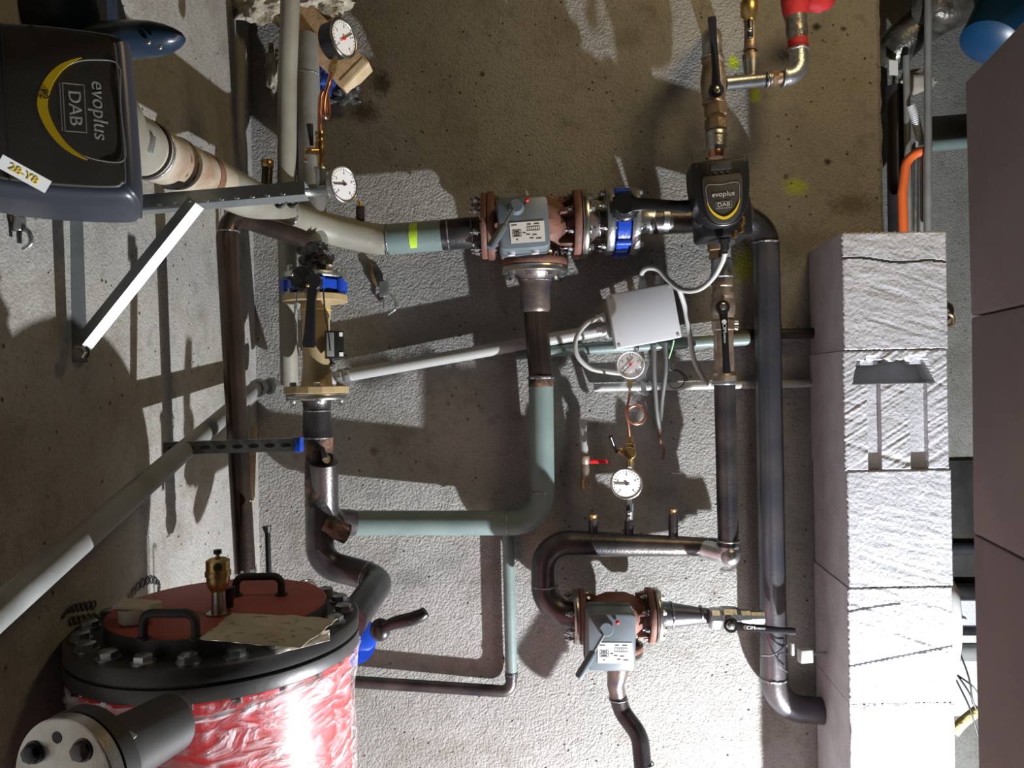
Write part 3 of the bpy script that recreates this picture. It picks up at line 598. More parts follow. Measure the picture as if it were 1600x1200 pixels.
sc_ = thing('pipe_saddle', P(445, 312, 1.05), 'black saddle clip under the bracket arm', 'clip'); MB().tube(spline([P(431, 311, 1.06), P(433, 321, 1.06), P(440, 322, 1.06), P(447, 314, 1.06), P(455, 322, 1.06), P(464, 319, 1.06), P(465, 311, 1.06)], 5), .003, 8).build('clip_strap', 'black_matt', sc_)
MB().cyl(P(448, 309, 1.05), P(448, 317, 1.05), .003, seg=6).build('nut', 'zinc', sc_)
ch = thing('slotted_channel', P(365, 700, 1.18), 'zinc slotted channel arm with a bright blue end cap, crossing the brown pipe', 'bracket')
strut(ch, P(255, 701, 1.20), P(462, 695, 1.20), .0195, 'channel', 'strut_zinc', slots=8, hole='black_matt')
MB().box(Fm(466, 694.5, 1.203), (.012, .021, .0225), .001).build('end_cap', 'blue_cast', ch, 'bright blue cap')
tag(MB().box(Fm(395, 725, 1.7, 0, 0, 3), (.011, .009, .17), .001).build('wood_lath', 'wood'), 'thin upright strip of wood behind the brown pipe', 'wood')
# ------------------------------------------------------------------ gauges
def gauge(t, M, r, dep=.5, face_m='dial', case_m='black_plastic', needle=40, red=False, bez='machined'):
    """dial facing local -Y of M, case behind"""
    o = M @ Vector((0, 0, 0)); a = (M.to_3x3() @ Vector((0, -1, 0))).normalized()
    MB().lathe(o - a * r * dep, a, [(0, r * .8), (r * .08, r * .93), (r * dep, r * .95)], 36).build('gauge_case', case_m, t)
    MB().torus(o, a, r * .94, r * .08, 40, 8).build('bezel', bez, t)
    fc = MB().cyl(o - a * r * .02, o + a * r * .02, r * .9, seg=40).build('dial_face', face_m, t)
    b = MB()
    for k in range(21):
        an = R(225 - k * 13.5); L_ = .13 if k % 5 == 0 else .07
        b.box(M @ Matrix.Rotation(-an, 4, 'Y'), (r * L_, r * .01, r * .03), 0, (r * (.82 - L_ / 2), -r * .03, 0))
    b.build('scale_marks', 'dial_ink', fc)
    for k, n in enumerate(('0', '2', '4', '6', '8')):
        an = R(225 - k * 67.5); text(n, M @ Matrix.Translation((r * .58 * math.cos(an), -r * .03, r * .58 * math.sin(an))), r * .2, 'dial_ink', fc, 'numeral', r * .003)
    MN = M @ Matrix.Rotation(R(-needle), 4, 'Y'); b = MB().box(MN, (r * .95, r * .02, r * .06), 0, (r * .28, -r * .06, 0)); b.build('needle', 'dial_ink', t)
    MB().cyl(M @ Vector((0, -r * .02, 0)), M @ Vector((0, -r * .1, 0)), r * .09, seg=16).build('needle_hub', 'red_plastic' if red else 'dial_ink', t)
    if red: MB().box(MN, (r * .4, r * .02, r * .05), 0, (-r * .2, -r * .065, 0)).build('needle_tail', 'red_plastic', t)
# lower gauge
g1 = thing('temperature_gauge', P(983, 834, 1.72), 'round white thermometer gauge on a thin stem above the black level pipe', 'gauge')
gauge(g1, Fm(979, 756, 1.665, -6, 6), 25 * S(1.665), .45, case_m='galv', needle=178)
MB().tube([P(983, 778, 1.69), P(983, 800, 1.69)], .007, 16).build('stem', 'zinc', g1)
# valve below
sv = thing('gauge_cock', P(983, 815, 1.72), 'tiny shut-off cock with a black tee handle under the thermometer gauge', 'valve')
MB().lathe(P(983, 782, 1.70), -Z, [(0, .007), (.006, .007), (.007, .0095), (.02, .0095), (.022, .008), (.046, .008)], 12).build('valve_body', 'galv', sv); MB().box(Fm(982, 799, 1.68), (.008, .01, .026), .002).build('handle', 'black_plastic', sv); MB().sphere(P(982, 801, 1.672), .0048).build('handle_screw', 'machined', sv)
# upper bagged gauge
g2 = thing('pressure_gauge', P(984, 610, 1.70), 'white pressure gauge with a red-centred needle inside a clear plastic bag', 'gauge')
gauge(g2, Fm(985, 570, 1.61, -5, -5), 22 * S(1.61), .45, case_m='white_plastic', needle=225, red=True, bez='white_plastic')
MB().cyl(P(984, 590, 1.62), P(984, 606, 1.62), .0055, seg=6).build('stem', 'brass', g2)
b = MB(); 
def bagfn(f, g_):
    u = 962 + f * 50 + 3 * math.sin(g_ * 7); v = 545 + g_ * 70 + 4 * math.sin(f * 9)
    return P(u, v, 1.575 - .0 + .012 * noise.noise(Vector((f * 4, g_ * 5, 2))) + .05 * (abs(f - .5) ** 2) * 2 + (.02 if f > .85 else 0))
b.grid(bagfn, 26, 34)
tag(b.build('plastic_bag', 'clear_bag'), 'crumpled clear bag hanging over the red-needled pressure gauge', 'bag')
cs = thing('siphon_tube', P(984, 684, 1.70), 'copper siphon tube with one loop between the bagged gauge and brass cock', 'tube')
lc = P(994, 648, 1.62); lr = 14.5 * S(1.62); lp2 = [P(984, 604, 1.62), P(983, 622, 1.62), P(979, 640, 1.615)]
for k in range(13): a = R(180 + k * 30); lp2.append(lc + Vector((lr * math.cos(a), -.006 + .012 * k / 12, lr * math.sin(a))))
lp2 += [P(982, 664, 1.67), P(984, 684, 1.70)]
MB().tube(spline(lp2, 4), .0028, 10).build('tube_run', 'copper', cs)
gc = thing('gauge_cock', P(984, 740, 1.70), 'brass three-way gauge cock with a slim black lever above the thermometer gauge', 'valve')
MB().lathe(P(984, 682, 1.70), -Z, [(0, .007), (.006, .0085), (.014, .0085), (.016, .011), (.032, .011), (.034, .0085), (.048, .0085), (.050, .0075), (.066, .0075)], 12).build('valve_body', 'brass', gc)
MB().cyl(P(984, 708, 1.715), P(984, 708, 1.675), .014, seg=24, bev=.002).build('cock_cap', 'brass', gc); MB().cyl(P(964, 706, 1.70), P(984, 708, 1.70), .0055).build('cock_arm', 'brass', gc)
MB().cyl(P(963, 707, 1.69), P(954, 682, 1.67), .0028, .0050, 12).build('lever', 'black_plastic', gc); MB().sphere(P(970, 705, 1.69), .008).build('cock_ball', 'brass', gc)
MB().cyl(P(984, 722, 1.70), P(984, 742, 1.715), .008, seg=6).build('adapter', 'zinc', gc)
# upper-left gauges
g3 = thing('pressure_gauge', P(520, 92, 1.36), 'black-cased pressure gauge at the top beside the wooden beam', 'gauge')
gauge(g3, Fm(537, 60, 1.36, 62), 30 * S(1.36), 1.0, needle=38, red=True); MB().cyl(P(523, 90, 1.37), P(518, 113, 1.37), .0065, seg=6).build('stem', 'brass', g3)
cs = thing('siphon_tube', P(500, 205, 1.38), 'copper siphon tube with a tall loop under the black-cased gauge', 'tube')
MB().tube(spline([P(518, 112, 1.37), P(514, 130, 1.37), P(508, 150, 1.36), P(506, 172, 1.355), P(509, 184, 1.36), P(513, 178, 1.375), P(512, 152, 1.385), P(507, 143, 1.385), P(501, 152, 1.38), P(500, 180, 1.38), P(500, 208, 1.38)], 6), .0042, 12).build('tube_run', 'copper', cs)
gc = thing('gauge_cock', P(500, 265, 1.38), 'brass gauge cock with an upright black lever under the tall copper loop', 'valve')
MB().lathe(P(500, 206, 1.38), -Z, [(0, .008), (.004, .0085), (.007, .0085), (.008, .0075), (.018, .0075), (.02, .0095), (.03, .0085), (.042, .0085), (.046, .006), (.062, .006)], 10).build('valve_body', 'brass', gc)
MB().cyl(P(500, 236, 1.38), P(478, 236, 1.36), .006).build('cock_arm', 'brass', gc); MB().tube(spline([P(486, 233, 1.35), P(478, 238, 1.35), P(476, 250, 1.35), P(481, 252, 1.35)], 5), .0028, 8).build('wing', 'bronze', gc)
MB().cyl(P(487, 228, 1.35), P(484, 194, 1.345), .0035, .0058, 12).build('lever', 'black_plastic', gc)
te = thing('pipe_tee', P(500, 305, 1.38), 'small galvanized tee under the brass gauge cock at the end of the bracket arm', 'fitting')
MB().lathe(P(501, 262, 1.38), -Z, [(0, .011), (.003, .012), (.006, .012), (.008, .010), (.035, .010)], 12).build('tee_branch', 'galv', te)
MB().lathe(P(474, 298, 1.38), X, [(0, .0125), (.006, .0135), (.008, .0115), (.045, .0115), (.047, .0135), (.052, .0125)], 24).build('tee_run', 'galv', te)
g4 = thing('temperature_gauge', P(530, 315, 1.38), 'round gauge sticking out of the galvanized tee by the bracket arm', 'gauge'); gauge(g4, Fm(537, 288, 1.36, 55), 29 * S(1.36), .45, case_m='galv', needle=190)
pn_ = thing('capped_nipple', P(418, 300, 1.62), 'short brown nipple with a brass cap left of the grey standpipe', 'fitting'); MB().cyl(P(416, 300, 1.62), P(418, 258, 1.62), .011).build('nipple', 'brown_steel', pn_); MB().cyl(P(418, 262, 1.62), P(418, 250, 1.62), .013, seg=12, bev=.002).build('brass_cap', 'brass', pn_)
# ------------------------------------------------------------------ pumps
def head_outline(w_, h_):
    pts = []
    base = [(-.50, .40), (-.47, .47), (-.38, .49), (.38, .50), (.47, .48), (.5, .42), (.5, .15), (.47, -.08), (.40, -.28), (.27, -.43), (.12, -.49), (0, -.5), (-.12, -.49), (-.27, -.43), (-.40, -.28), (-.47, -.08), (-.5, .15)]
    q = base + base[:1]
    for i in range(len(base)):
        a, b_, c, d = base[i - 1], q[i], q[i + 1], base[(i + 2) % len(base)]
        for k in range(4):
            t = k / 4; f = lambda j: .5 * ((2 * b_[j]) + (c[j] - a[j]) * t + (2 * a[j] - 5 * b_[j] + 4 * c[j] - d[j]) * t * t + (3 * b_[j] - a[j] - 3 * c[j] + d[j]) * t ** 3)
            pts.append((f(0) * w_, f(1) * h_))
    return pts
def shield(b, M, w_, h_, y, t0, t1, cz=0, only_bottom=False, taper=False):
    """closed (or lower arc) band following the badge outline"""
    prof = [(-.42, .5), (-.2, .48), (0, .47), (.2, .49), (.42, .5), (.5, .42), (.5, .2), (.46, -.05), (.36, -.26), (.2, -.42), (0, -.5), (-.2, -.42), (-.36, -.26), (-.46, -.05), (-.5, .2), (-.5, .42)]
    if only_bottom: prof = [(.5, .0), (.455, -.12), (.36, -.29), (.2, -.44), (0, -.515), (-.2, -.44), (-.36, -.29), (-.455, -.12), (-.5, .0)]
    P3 = [Vector((x * w_, y, z * h_ + cz)) for x, z in prof]; n = len(P3)
    sp = spline(P3 + ([] if only_bottom else [P3[0]]), 4); rings = []
    for i, p in enumerate(sp):
        f = i / (len(sp) - 1); tt = t1 * (math.sin(f * math.pi) ** 1.3) + t0 if taper else t0
        d = (sp[min(i + 1, len(sp) - 1)] - sp[max(0, i - 1)]).normalized(); nn = Vector((d.z, 0, -d.x)); rings.append([b.bm.verts.new(M @ (p + nn * a * tt + Vector((0, yy, 0)))) for a, yy in ((-.5, 0), (.5, 0), (.5, -.0006), (-.5, -.0006))])
    b.loft(rings)
def pump_head(t, M, w_, h_, dp, big):
    out = head_outline(w_, h_)
    hd_ = MB().prism(out, M, dp, 0, .12 if big else .07, dp * (.32 if big else .14)).build('electronics_cover', 'black_plastic' if not big else 'side_plastic', t)
    ps = .87 if big else .70; pz = 0 if big else -h_ * .10
    po = [(x * ps, z * (ps if big else .72) + pz) for x, z in out]
    MB().prism(po, M, .001, -.0022 if not big else -.004, .02, .002).build('front_panel', 'face_plastic', hd_)
    yy = -.0026 if not big else -.0046; sw, sh, cz_ = w_ * .58, (h_ * .305 if big else h_ * .50), (h_ * .285 if big else -h_ * .12)
    b = MB(); shield(b, M, sw, sh, yy, w_ * .006, 0, cz_); b.build('badge_outline', 'line_grey', hd_)
    b = MB(); shield(b, M, sw, sh, yy - .0003, w_ * .004, w_ * .045, cz_, True, True); b.build('badge_arc', 'yellow', hd_, 'yellow arc')
    T = lambda x, z: M @ Matrix.Translation((x, yy - .0004, z))
    ln = text('evoplus', T(0, cz_ + sh * .19), w_ * (.105 if big else .125), 'text_white', hd_, ex=.0002, shear=.12, sx=1.05)
    text('DAB', T(0, cz_ - sh * .12), w_ * (.088 if big else .10), 'text_white', hd_, ex=.0002, sx=1.15)
    b = MB()
    for dx, dz, a_, c_ in ((0, .052, .27, .005), (0, -.052, .27, .005), (-.135, 0, .005, .107), (.135, 0, .005, .107), (0, -.066, .27, .004)): b.box(T(dx * w_, cz_ - sh * .12 + dz * w_), (a_ * w_, .0003, c_ * w_))
    b.build('badge_frame', 'line_grey', hd_)
    for x, z in ((-.43, .42), (.42, .44), (-.34, -.34), (.32, -.33)) if not big else ((-.44, .1), (.46, -.25)): MB().cyl(M @ Vector((x * w_, dp * .02, z * h_)), M @ Vector((x * w_, -.0006, z * h_)), w_ * .014, seg=12).build('screw', 'machined' if not big else 'black_matt', hd_)
    if not big:
        dsp = MB().box(M, (w_ * .36, .002, h_ * .11), .0005, (0, -.0004, h_ * .385)).build('display', 'shield_dark', hd_)
        for k in range(3): MB().cyl(M @ Vector(((k - 1) * .11 * w_, .001, h_ * .30)), M @ Vector(((k - 1) * .11 * w_, -.0015, h_ * .30)), w_ * .03, seg=12).build('button', 'shield_dark', hd_)
    return hd_
sp_ = thing('circulation_pump', P(1122, 400, 1.66), 'small black circulator with a yellow-arced badge on the brass pipe column', 'pump')
M = Fm(1129, 301, 1.47, -4, 3, -3.5); q = S(1.47); pump_head(sp_, M, 88 * q, 106 * q, .075, False)
b = MB(); b.box(Fm(1127, 345, 1.56, 0, 0, -3), (82 * q, .09, 66 * q), .008); b.build('motor_body', 'black_plastic', sp_)
MB().lathe(P(1122, 350, 1.64), (0, -1, 0), [(0, .05), (.02, .055), (.08, .05), (.1, .045)], 28).build('motor_shell', 'black_matt', sp_)
MB().lathe(P(1120, 340, 1.66), (0, -1, 0), [(-.02, .03), (0, .046), (.03, .046)], 24).build('pump_volute', 'black_matt', sp_)
for k, (u, v) in enumerate(((1160, 345), (1158, 358), (1148, 366))): MB().box(Fm(u, v, 1.50, 20), (.006, .012, .014), .001).build('terminal_clip', 'brass', sp_, 'brass-coloured clip')
MB().lathe(P(1132, 372, 1.50), P(1133, 396, 1.51) - P(1132, 372, 1.50), [(0, .011), (.008, .011), (.009, .008), (.022, .008), (.024, .005), (.03, .005)], 16).build('cable_gland', 'black_plastic', sp_)
# big pump
BP = thing('circulation_pump', P(60, 300, .92), 'large black circulator head turned sideways at the upper left corner', 'pump')
Mb = Matrix.Translation(P(12, 162, .74)) @ Matrix.Rotation(R(26), 4, 'Z') @ Matrix.Rotation(R(-4), 4, 'X') @ Matrix.Rotation(R(88), 4, 'Y'); q = S(.74)
bh = pump_head(BP, Mb, 290 * q, 370 * q, .085, True)
b = MB(); b.box(Mb, (.0008 + 285 * q * .012, .0008, 300 * q * .9), 0, (0, 0, 0)); b.bm.free()
MB().box(Mb, (250 * q, .0007, .0012), 0, (0, -.0043, -2 * q)).build('cover_seam', 'black_matt', bh)
text('P2', Mb @ Matrix.Translation((-.06 * 290 * q, -.0058, .135 * 370 * q)), 17 * q, 'dial_ink', bh, 'pen_marking', .0002)
Ms = Mb @ Matrix.Translation((152 * q, .028, -62 * q)) @ Matrix.Rotation(R(62), 4, 'Z')
Mst = Matrix.Translation(P(38, 272, .72)) @ Matrix.Rotation(R(20), 4, 'Z') @ Matrix.Rotation(R(28), 4, 'X') @ Matrix.Rotation(R(31), 4, 'Y')
st_ = MB().box(Mst, (70 * q, .0008, 22 * q)).build('sticker', 'white_paper', BP, 'white sticker with yellow letters'); text('28-Y8', Mst @ Matrix.Translation((0, -.001, 0)), 17 * q, 'label_yellow', st_, ex=.0002)
MB().lathe(P(-10, 160, .86), (-.4, .9, .1), [(0, .085), (.1, .085), (.14, .07)], 36).build('motor_shell', 'navy', BP)
MB().lathe(P(-20, 30, 1.0), P(150, 20, 1.0) - P(-20, 30, 1.0), [(0, .06), (.10, .055), (.15, .05), (.162, .038)], 32).build('pump_volute', 'navy', BP)
bf = MB(); bf.sphere(P(205, 62, .96), .034, (1.95, .9, .62), jit=.06)
bf.build('flange_boss', 'navy', BP)
for u, v in ((232, 66), (250, 74)): MB().sphere(P(u, v, .935), .003).build('screw', 'machined', BP)
ptv = pts[0]; MB().lathe(pts[0] - dd * .10, dd, [(0, .05), (.03, .05), (.05, .037), (.112, .036)], 32).build('suction_port', 'old_paint', BP, 'pale painted port')
ph = thing('pipe_clamp', P(235, 240, .95), 'small bright clamp on the thick pipe right behind the large circulator', 'clip'); MB().box(Fm(236, 225, .90, 0, 0, 12), (.006, .008, .02), .001).build('clamp_tab', 'galv', ph); MB().torus(pts[0] + dd * .034, dd, rA + .001, .0022).build('clamp_ring', 'galv', ph)
# ------------------------------------------------------------------ column above the small pump
d0 = 1.60; s = S(d0)
def col_lathe(parent, name, u0, v0, prof, m, seg=28, label=None, d=d0, smooth=30):
    o = P(u0, v0, d); return MB().lathe(o, -Z if prof[-1][0] > 0 else Z, [(abs(a) * S(d), r * S(d)) for a, r in prof], seg).build(name, m, parent, label, smooth=smooth)
un = thing('pump_union', P(1119, 243, d0), 'chain of dirty brass and nickel couplings on top of the small circulator', 'fitting')
col_lathe(un, 'collar', 1119, 232, [(0, 11), (4, 12), (12, 12), (14, 11)], 'copper'); col_lathe(un, 'coupling', 1119, 204, [(0, 14), (3, 17), (8, 17.5), (10, 16), (26, 16), (32, 12)], 'galv')
col_lathe(un, 'hex_nut', 1118, 188, [(0, 17), (5, 17.5), (14, 17.5), (16, 16)], 'dirty_galv', 8); col_lathe(un, 'hex_nut', 1118, 160, [(0, 15), (4, 18), (20, 18), (22, 15), (30, 14)], 'bronze', 6)
bv1 = thing('ball_valve', P(1117, 160, d0), 'nickel ball valve with a long upright black lever above the small circulator', 'valve')
col_lathe(bv1, 'valve_body', 1114, 92, [(0, 17), (5, 18), (8, 16), (20, 18), (34, 20), (52, 19), (62, 17), (70, 18), (72, 16)], 'dirty_galv', 24)
MB().cyl(P(1118, 141, d0), P(1119, 141, 1.56), 7 * s).build('stem', 'brass', bv1)
lever(bv1, P(1119, 141, 1.55), P(1110, 26, 1.50), 8.5 * s, 6 * s, 6 * s); hb = MB(); hexbolt(hb, P(1119, 140, 1.545), (0, -1, 0), 4.5 * s, 5 * s); hb.build('lever_nut', 'machined', bv1)
e1 = thing('pipe_elbow', P(1114, 92, d0), 'galvanized elbow turning into the wall above the upright-lever valve', 'fitting')
MB().tube(fillet([P(1113, 94, d0), P(1112, 58, 1.60), P(1112, 58, 1.79)], [0, .03, 0], 8), 15.5 * s, 28).build('elbow_body', 'galv', e1); MB().torus(P(1113, 90, d0), Z, 15.5 * s, 2.5 * s).build('elbow_rim', 'galv', e1)
tg = thing('pipe_tee', P(1174, 126, 1.62), 'galvanized tee with a horizontal run right of the upright-lever valve', 'fitting')
MB().tube([P(1132, 131, 1.60), P(1200, 124, 1.62)], 11 * s, 28).build('tee_run', 'zinc', tg); MB().tube([P(1174, 126, 1.62), P(1173, 92, 1.62)], [10 * s, 13 * s], 28).build('tee_branch', 'zinc', tg)
for u in (1149, 1199): MB().torus(P(u, 129 - (u - 1149) * .09, 1.61), X, 11.5 * s, 2 * s).build('tee_rim', 'zinc', tg)
nb = thing('pipe_nipple', P(1212, 122, 1.62), 'rusty brown hexagon nipple between galvanized tee and elbow', 'fitting'); MB().tube([P(1196, 124.5, 1.62), P(1228, 120, 1.62)], 10 * s, 24).build('nipple', 'dirty_galv', nb); MB().lathe(P(1206, 123, 1.62), X, [(0, 12 * s), (8 * s, 12 * s)], 6).build('hexagon', 'bronze', nb)
e2 = thing('pipe_elbow', P(1245, 80, 1.62), 'galvanized elbow turning up into the red-wrapped pipe', 'fitting')
MB().tube(fillet([P(1222, 121, 1.62), P(1249, 118, 1.62), P(1248, 74, 1.62)], [0, .028, 0], 8), 14 * s, 28).build('elbow_body', 'galv', e2); MB().torus(P(1224, 121, 1.62), X, 14.5 * s, 2.2 * s).build('elbow_rim', 'galv', e2); MB().torus(P(1248, 78, 1.62), Z, 14.5 * s, 2.2 * s).build('elbow_rim', 'galv', e2)
rp = thing('insulated_pipe', P(1248, 76, 1.62), 'red-jacketed insulated pipe with a black taped stretch at the top', 'pipe')
MB().tube([P(1248, 78, 1.62), P(1246, 62, 1.62)], 15.5 * s, 24).build('red_jacket', 'red_foam', rp); b = MB().tube([P(1246, 64, 1.62), P(1245, 50, 1.62), P(1244, 36, 1.62), P(1243, 22, 1.62)], [15 * s, 17 * s, 16 * s, 18 * s], 24); b.build('black_wrap', 'foil', rp, 'black taped wrap')
MB().tube([P(1243, 28, 1.62), P(1243, 12, 1.62), P(1241, -20, 1.62)], [17 * s, 21 * s, 23 * s], 24).build('red_jacket', 'red_foam', rp)
b = MB(); b.sphere(P(1280, 0, 1.66), .034, (1.0, .5, .75), jit=.2); b.build('red_flap', 'red_foam', rp)
av = thing('drain_cock', P(1173, 85, 1.62), 'small brass cock with black wing handle and flared brass top above the tee', 'valve')
MB().lathe(P(1173, 94, 1.62), Z, [(0, 13 * s), (8 * s, 13 * s), (9 * s, 9 * s), (14 * s, 9 * s), (15 * s, 12 * s), (20 * s, 10 * s), (38 * s, 9 * s), (60 * s, 9 * s)], 20).build('valve_body', 'dirty_galv', av)
MB().lathe(P(1171, 34, 1.62), Z, [(0, 9 * s), (6 * s, 9 * s), (10 * s, 13 * s), (30 * s, 14 * s), (34 * s, 11 * s), (50 * s, 12 * s)], 20).build('flared_top', 'brass', av)
MB().box(Fm(1172, 45, 1.585, 0, 0, 0), (9 * s, 8 * s, 30 * s), 3 * s).build('wing_handle', 'black_plastic', av); MB().sphere(P(1172, 46, 1.578), 4 * s).build('handle_screw', 'machined', av)
# ------------------------------------------------------------------ below the small pump
u2 = thing('pump_union', P(1122, 430, 1.62), 'bronze hex union and nickel coupling directly under the small circulator', 'fitting')
col_lathe(u2, 'hex_nut', 1119, 378, [(0, 12), (3, 14), (13, 14), (15, 11), (27, 12)], 'bronze', 6, d=1.62); col_lathe(u2, 'coupling', 1127, 404, [(0, 14), (3, 16), (22, 16), (26, 18), (29, 18), (31, 15)], 'galv', 28, d=1.62); col_lathe(u2, 'hex_nut', 1128, 433, [(0, 15), (4, 17), (14, 17), (16, 14), (20, 15), (30, 15)], 'dirty_galv', 8, d=1.62)
bv2 = thing('ball_valve', P(1130, 515, 1.63), 'dirty brass ball valve with its black lever hanging straight down', 'valve')
col_lathe(bv2, 'valve_body', 1129, 455, [(0, 15), (3, 17), (9, 17), (12, 16), (24, 19), (36, 18), (44, 15), (47, 17.5), (60, 17.5), (62, 15), (128, 15.5), (132, 18), (140, 18)], 'dirty_galv', 24, d=1.63)
MB().cyl(P(1129, 480, 1.63), P(1129, 480, 1.585), 8 * s).build('stem', 'brass', bv2)
_, ML = lever(bv2, P(1129, 480, 1.58), P(1134, 584, 1.575), 8.5 * s, 6 * s, 5 * s); hb = MB(); hexbolt(hb, P(1129, 479, 1.577), (0, -1, 0), 6 * s, 5 * s); hb.build('lever_nut', 'machined', bv2)
MB().cyl(P(1131.5, 503, 1.566), P(1131.5, 503, 1.5655), 3.6 * s).build('badge', 'text_white', bv2)
text('CIM', Fm(1132, 512.5, 1.5655, 0, 0, 88), 8 * s, 'text_white', bv2, ex=.0001)
text('CIMBERIO', Fm(1132, 527, 1.5655, 0, 0, 88), 4 * s, 'text_white', bv2, ex=.0001)
for v in (504, 513): MB().cyl(P(1143, v - (0 if v < 510 else 3), 1.63), P(1153, v, 1.63), 4 * s).build('test_port', 'galv', bv2)
r2 = thing('return_riser', P(1136, 860, 1.66), 'dark steel pipe between the hanging-lever valve and galvanized elbow', 'pipe')
MB().tube([P(1132, 588, 1.64), P(1138, 852, 1.67)], 16.3 * S(1.655), 32).build('pipe_run', 'black_steel', r2); MB().lathe(P(1132, 592, 1.64), -Z, [(0, 16 * s), (2 * s, 18.5 * s), (8 * s, 18.5 * s), (10 * s, 16 * s)], 28).build('coupling', 'galv', r2)
e3 = thing('pipe_elbow', P(1139, 872, 1.67), 'galvanized elbow at the foot of the dark steel return pipe', 'fitting')
MB().tube(fillet([P(1138, 843, 1.67), P(1139, 869, 1.67), P(1096, 856, 1.70)], [0, .02, 0], 8), 16.5 * s, 28).build('elbow_body', 'galv', e3); b = MB().sphere(P(1140, 868, 1.665), 16.8 * s); b.build('elbow_heel', 'galv', e3); MB().torus(P(1138, 845, 1.67), Z, 17 * s, 1.8 * s).build('elbow_rim', 'galv', e3)
bm_ = thing('manifold_pipe', P(990, 855, 1.71), 'black level pipe with three upright nipples curving down to the lower mixing valve', 'pipe'); r4 = 14 * S(1.70)
mp_ = fillet([P(1122, 855, 1.70), P(850, 848, 1.70), P(850, 952, 1.70), P(905, 963, 1.68)], [0, .055, .06, 0], 12)
MB().tube(mp_, [r4 if p.x > P(900, 850, 1.7).x and p.z > P(900, 900, 1.7).z else r4 * 1.45 for p in mp_], 32).build('pipe_run', 'black_steel', bm_)
weld(bm_, P(1105, 855, 1.70), X, r4, .0016); weld(bm_, P(851, 915, 1.70), Z, r4 * 1.45, .002)
for u, vt, cap in ((927, 806, True), (983, 808, False), (1052, 797, True)):
    vb = 842; npn = MB().tube([P(u, vb, 1.70), P(u, vt + 6, 1.70)], 7.4 * S(1.7), 20).build('nipple', 'black_steel', bm_); weld(bm_, P(u, vb - 3, 1.70), Z, 8 * S(1.7), .002)
    if cap: MB().lathe(P(u, vt + 9, 1.70), Z, [(0, 7.5 * s), (4 * s, 7.5 * s), (5 * s, 6 * s), (8 * s, 6 * s), (9 * s, 7 * s), (12 * s, 7 * s), (13 * s, 4 * s)], 12).build('brass_cap', 'brass', npn)
flange(bm_, c2 - X * 78 * s2, X, 52 * s2, 11 * s2, 'machined')
bolted(V2, c2 - X * 58 * s2, X, 42 * s2, 8, 5 * s2, 30 * s2); bolted(V2, c2 + X * 84 * s2, X, 42 * s2, 8, 5 * s2, 26 * s2)
# right of lower valve
cr = thing('cone_reducer', P(1070, 965, 1.68), 'blue-black cone reducer with bright flange right of the lower mixing valve', 'pipe')
flange(cr, c2 + X * 79 * s2, X, 53 * s2, 10 * s2, 'machined'); xo = c2 + X * 84 * s2
MB().lathe(xo, X + Vector((0, 0, -.04)), [(0, 32 * s2), (7 * s2, 26 * s2), (24 * s2, 24 * s2), (48 * s2, 21 * s2), (80 * s2, 16 * s2), (112 * s2, 14 * s2)], 32).build('reducer', 'blue_steel', cr)
weld(cr, xo + X * 25 * s2, X, 24.5 * s2, .002); weld(cr, xo + X * 82 * s2, X, 16 * s2, .002)
bv3 = thing('ball_valve', P(1138, 972, 1.67), 'nickel ball valve with a black lever reaching across the long steel pipe', 'valve'); s3 = S(1.67)
MB().lathe(P(1108, 966, 1.67), X, [(0, 15 * s3), (2 * s3, 17 * s3), (14 * s3, 17 * s3), (16 * s3, 15 * s3), (20 * s3, 19 * s3), (40 * s3, 18 * s3), (46 * s3, 15 * s3), (48 * s3, 14 * s3), (62 * s3, 14 * s3), (64 * s3, 11 * s3), (84 * s3, 11 * s3)], 12).build('valve_body', 'galv', bv3, smooth=20)
MB().cyl(P(1142, 975, 1.66), P(1142, 977, 1.62), 6 * s3).build('stem', 'brass', bv3)
lever(bv3, P(1142, 977, 1.61), P(1243, 985, 1.57), 8.5 * s3, 5 * s3, 4.5 * s3); hb = MB(); hexbolt(hb, P(1142, 977, 1.607), (0, -1, 0), 5.5 * s3, 5 * s3); hb.build('lever_nut', 'machined', bv3)
MB().cyl(P(1165, 980.5, 1.59), P(1165, 980.5, 1.583), 3.4 * s3).build('badge', 'text_white', bv3); text('CIM', Fm(1173.5, 981.2, 1.581, 0, 0, 3), 7.5 * s3, 'text_white', bv3, ex=.0001); text('CIMBERIO', Fm(1187, 982.3, 1.578, 0, 0, 3), 3.8 * s3, 'text_white', bv3, ex=.0001)
# below lower valve
bb = thing('bent_pipe', P(1005, 1160, 1.72), 'black bent pipe leaving the bottom of the lower mixing valve', 'pipe')
flange(bb, c2 - Z * 72 * s2, Z, 52 * s2, 10 * s2, 'machined'); z0 = c2 - Z * 74 * s2
MB().tube([z0, P(966, 1046, 1.68), P(962, 1070, 1.69), P(966, 1092, 1.69)], [24 * s2, 21 * s2, 17 * s2, 15.5 * s2], 28).build('neck', 'heat_tint', bb)
MB().tube(fillet([P(966, 1090, 1.69), P(972, 1112, 1.69), P(1000, 1150, 1.66), P(1010, 1260, 1.62)], [0, .04, .06, 0], 8), 13.5 * S(1.7), 28).build('pipe_run', 'black_steel', bb); weld(bb, P(966, 1092, 1.69), Z, 14 * S(1.7), .0016); weld(bb, P(1007, 1193, 1.645), Z, 13.5 * S(1.7), .0016)
bolted(V2, c2 - Z * 77 * s2, -Z, 42 * s2, 8, 4.6 * s2, 24 * s2, ph=.3)
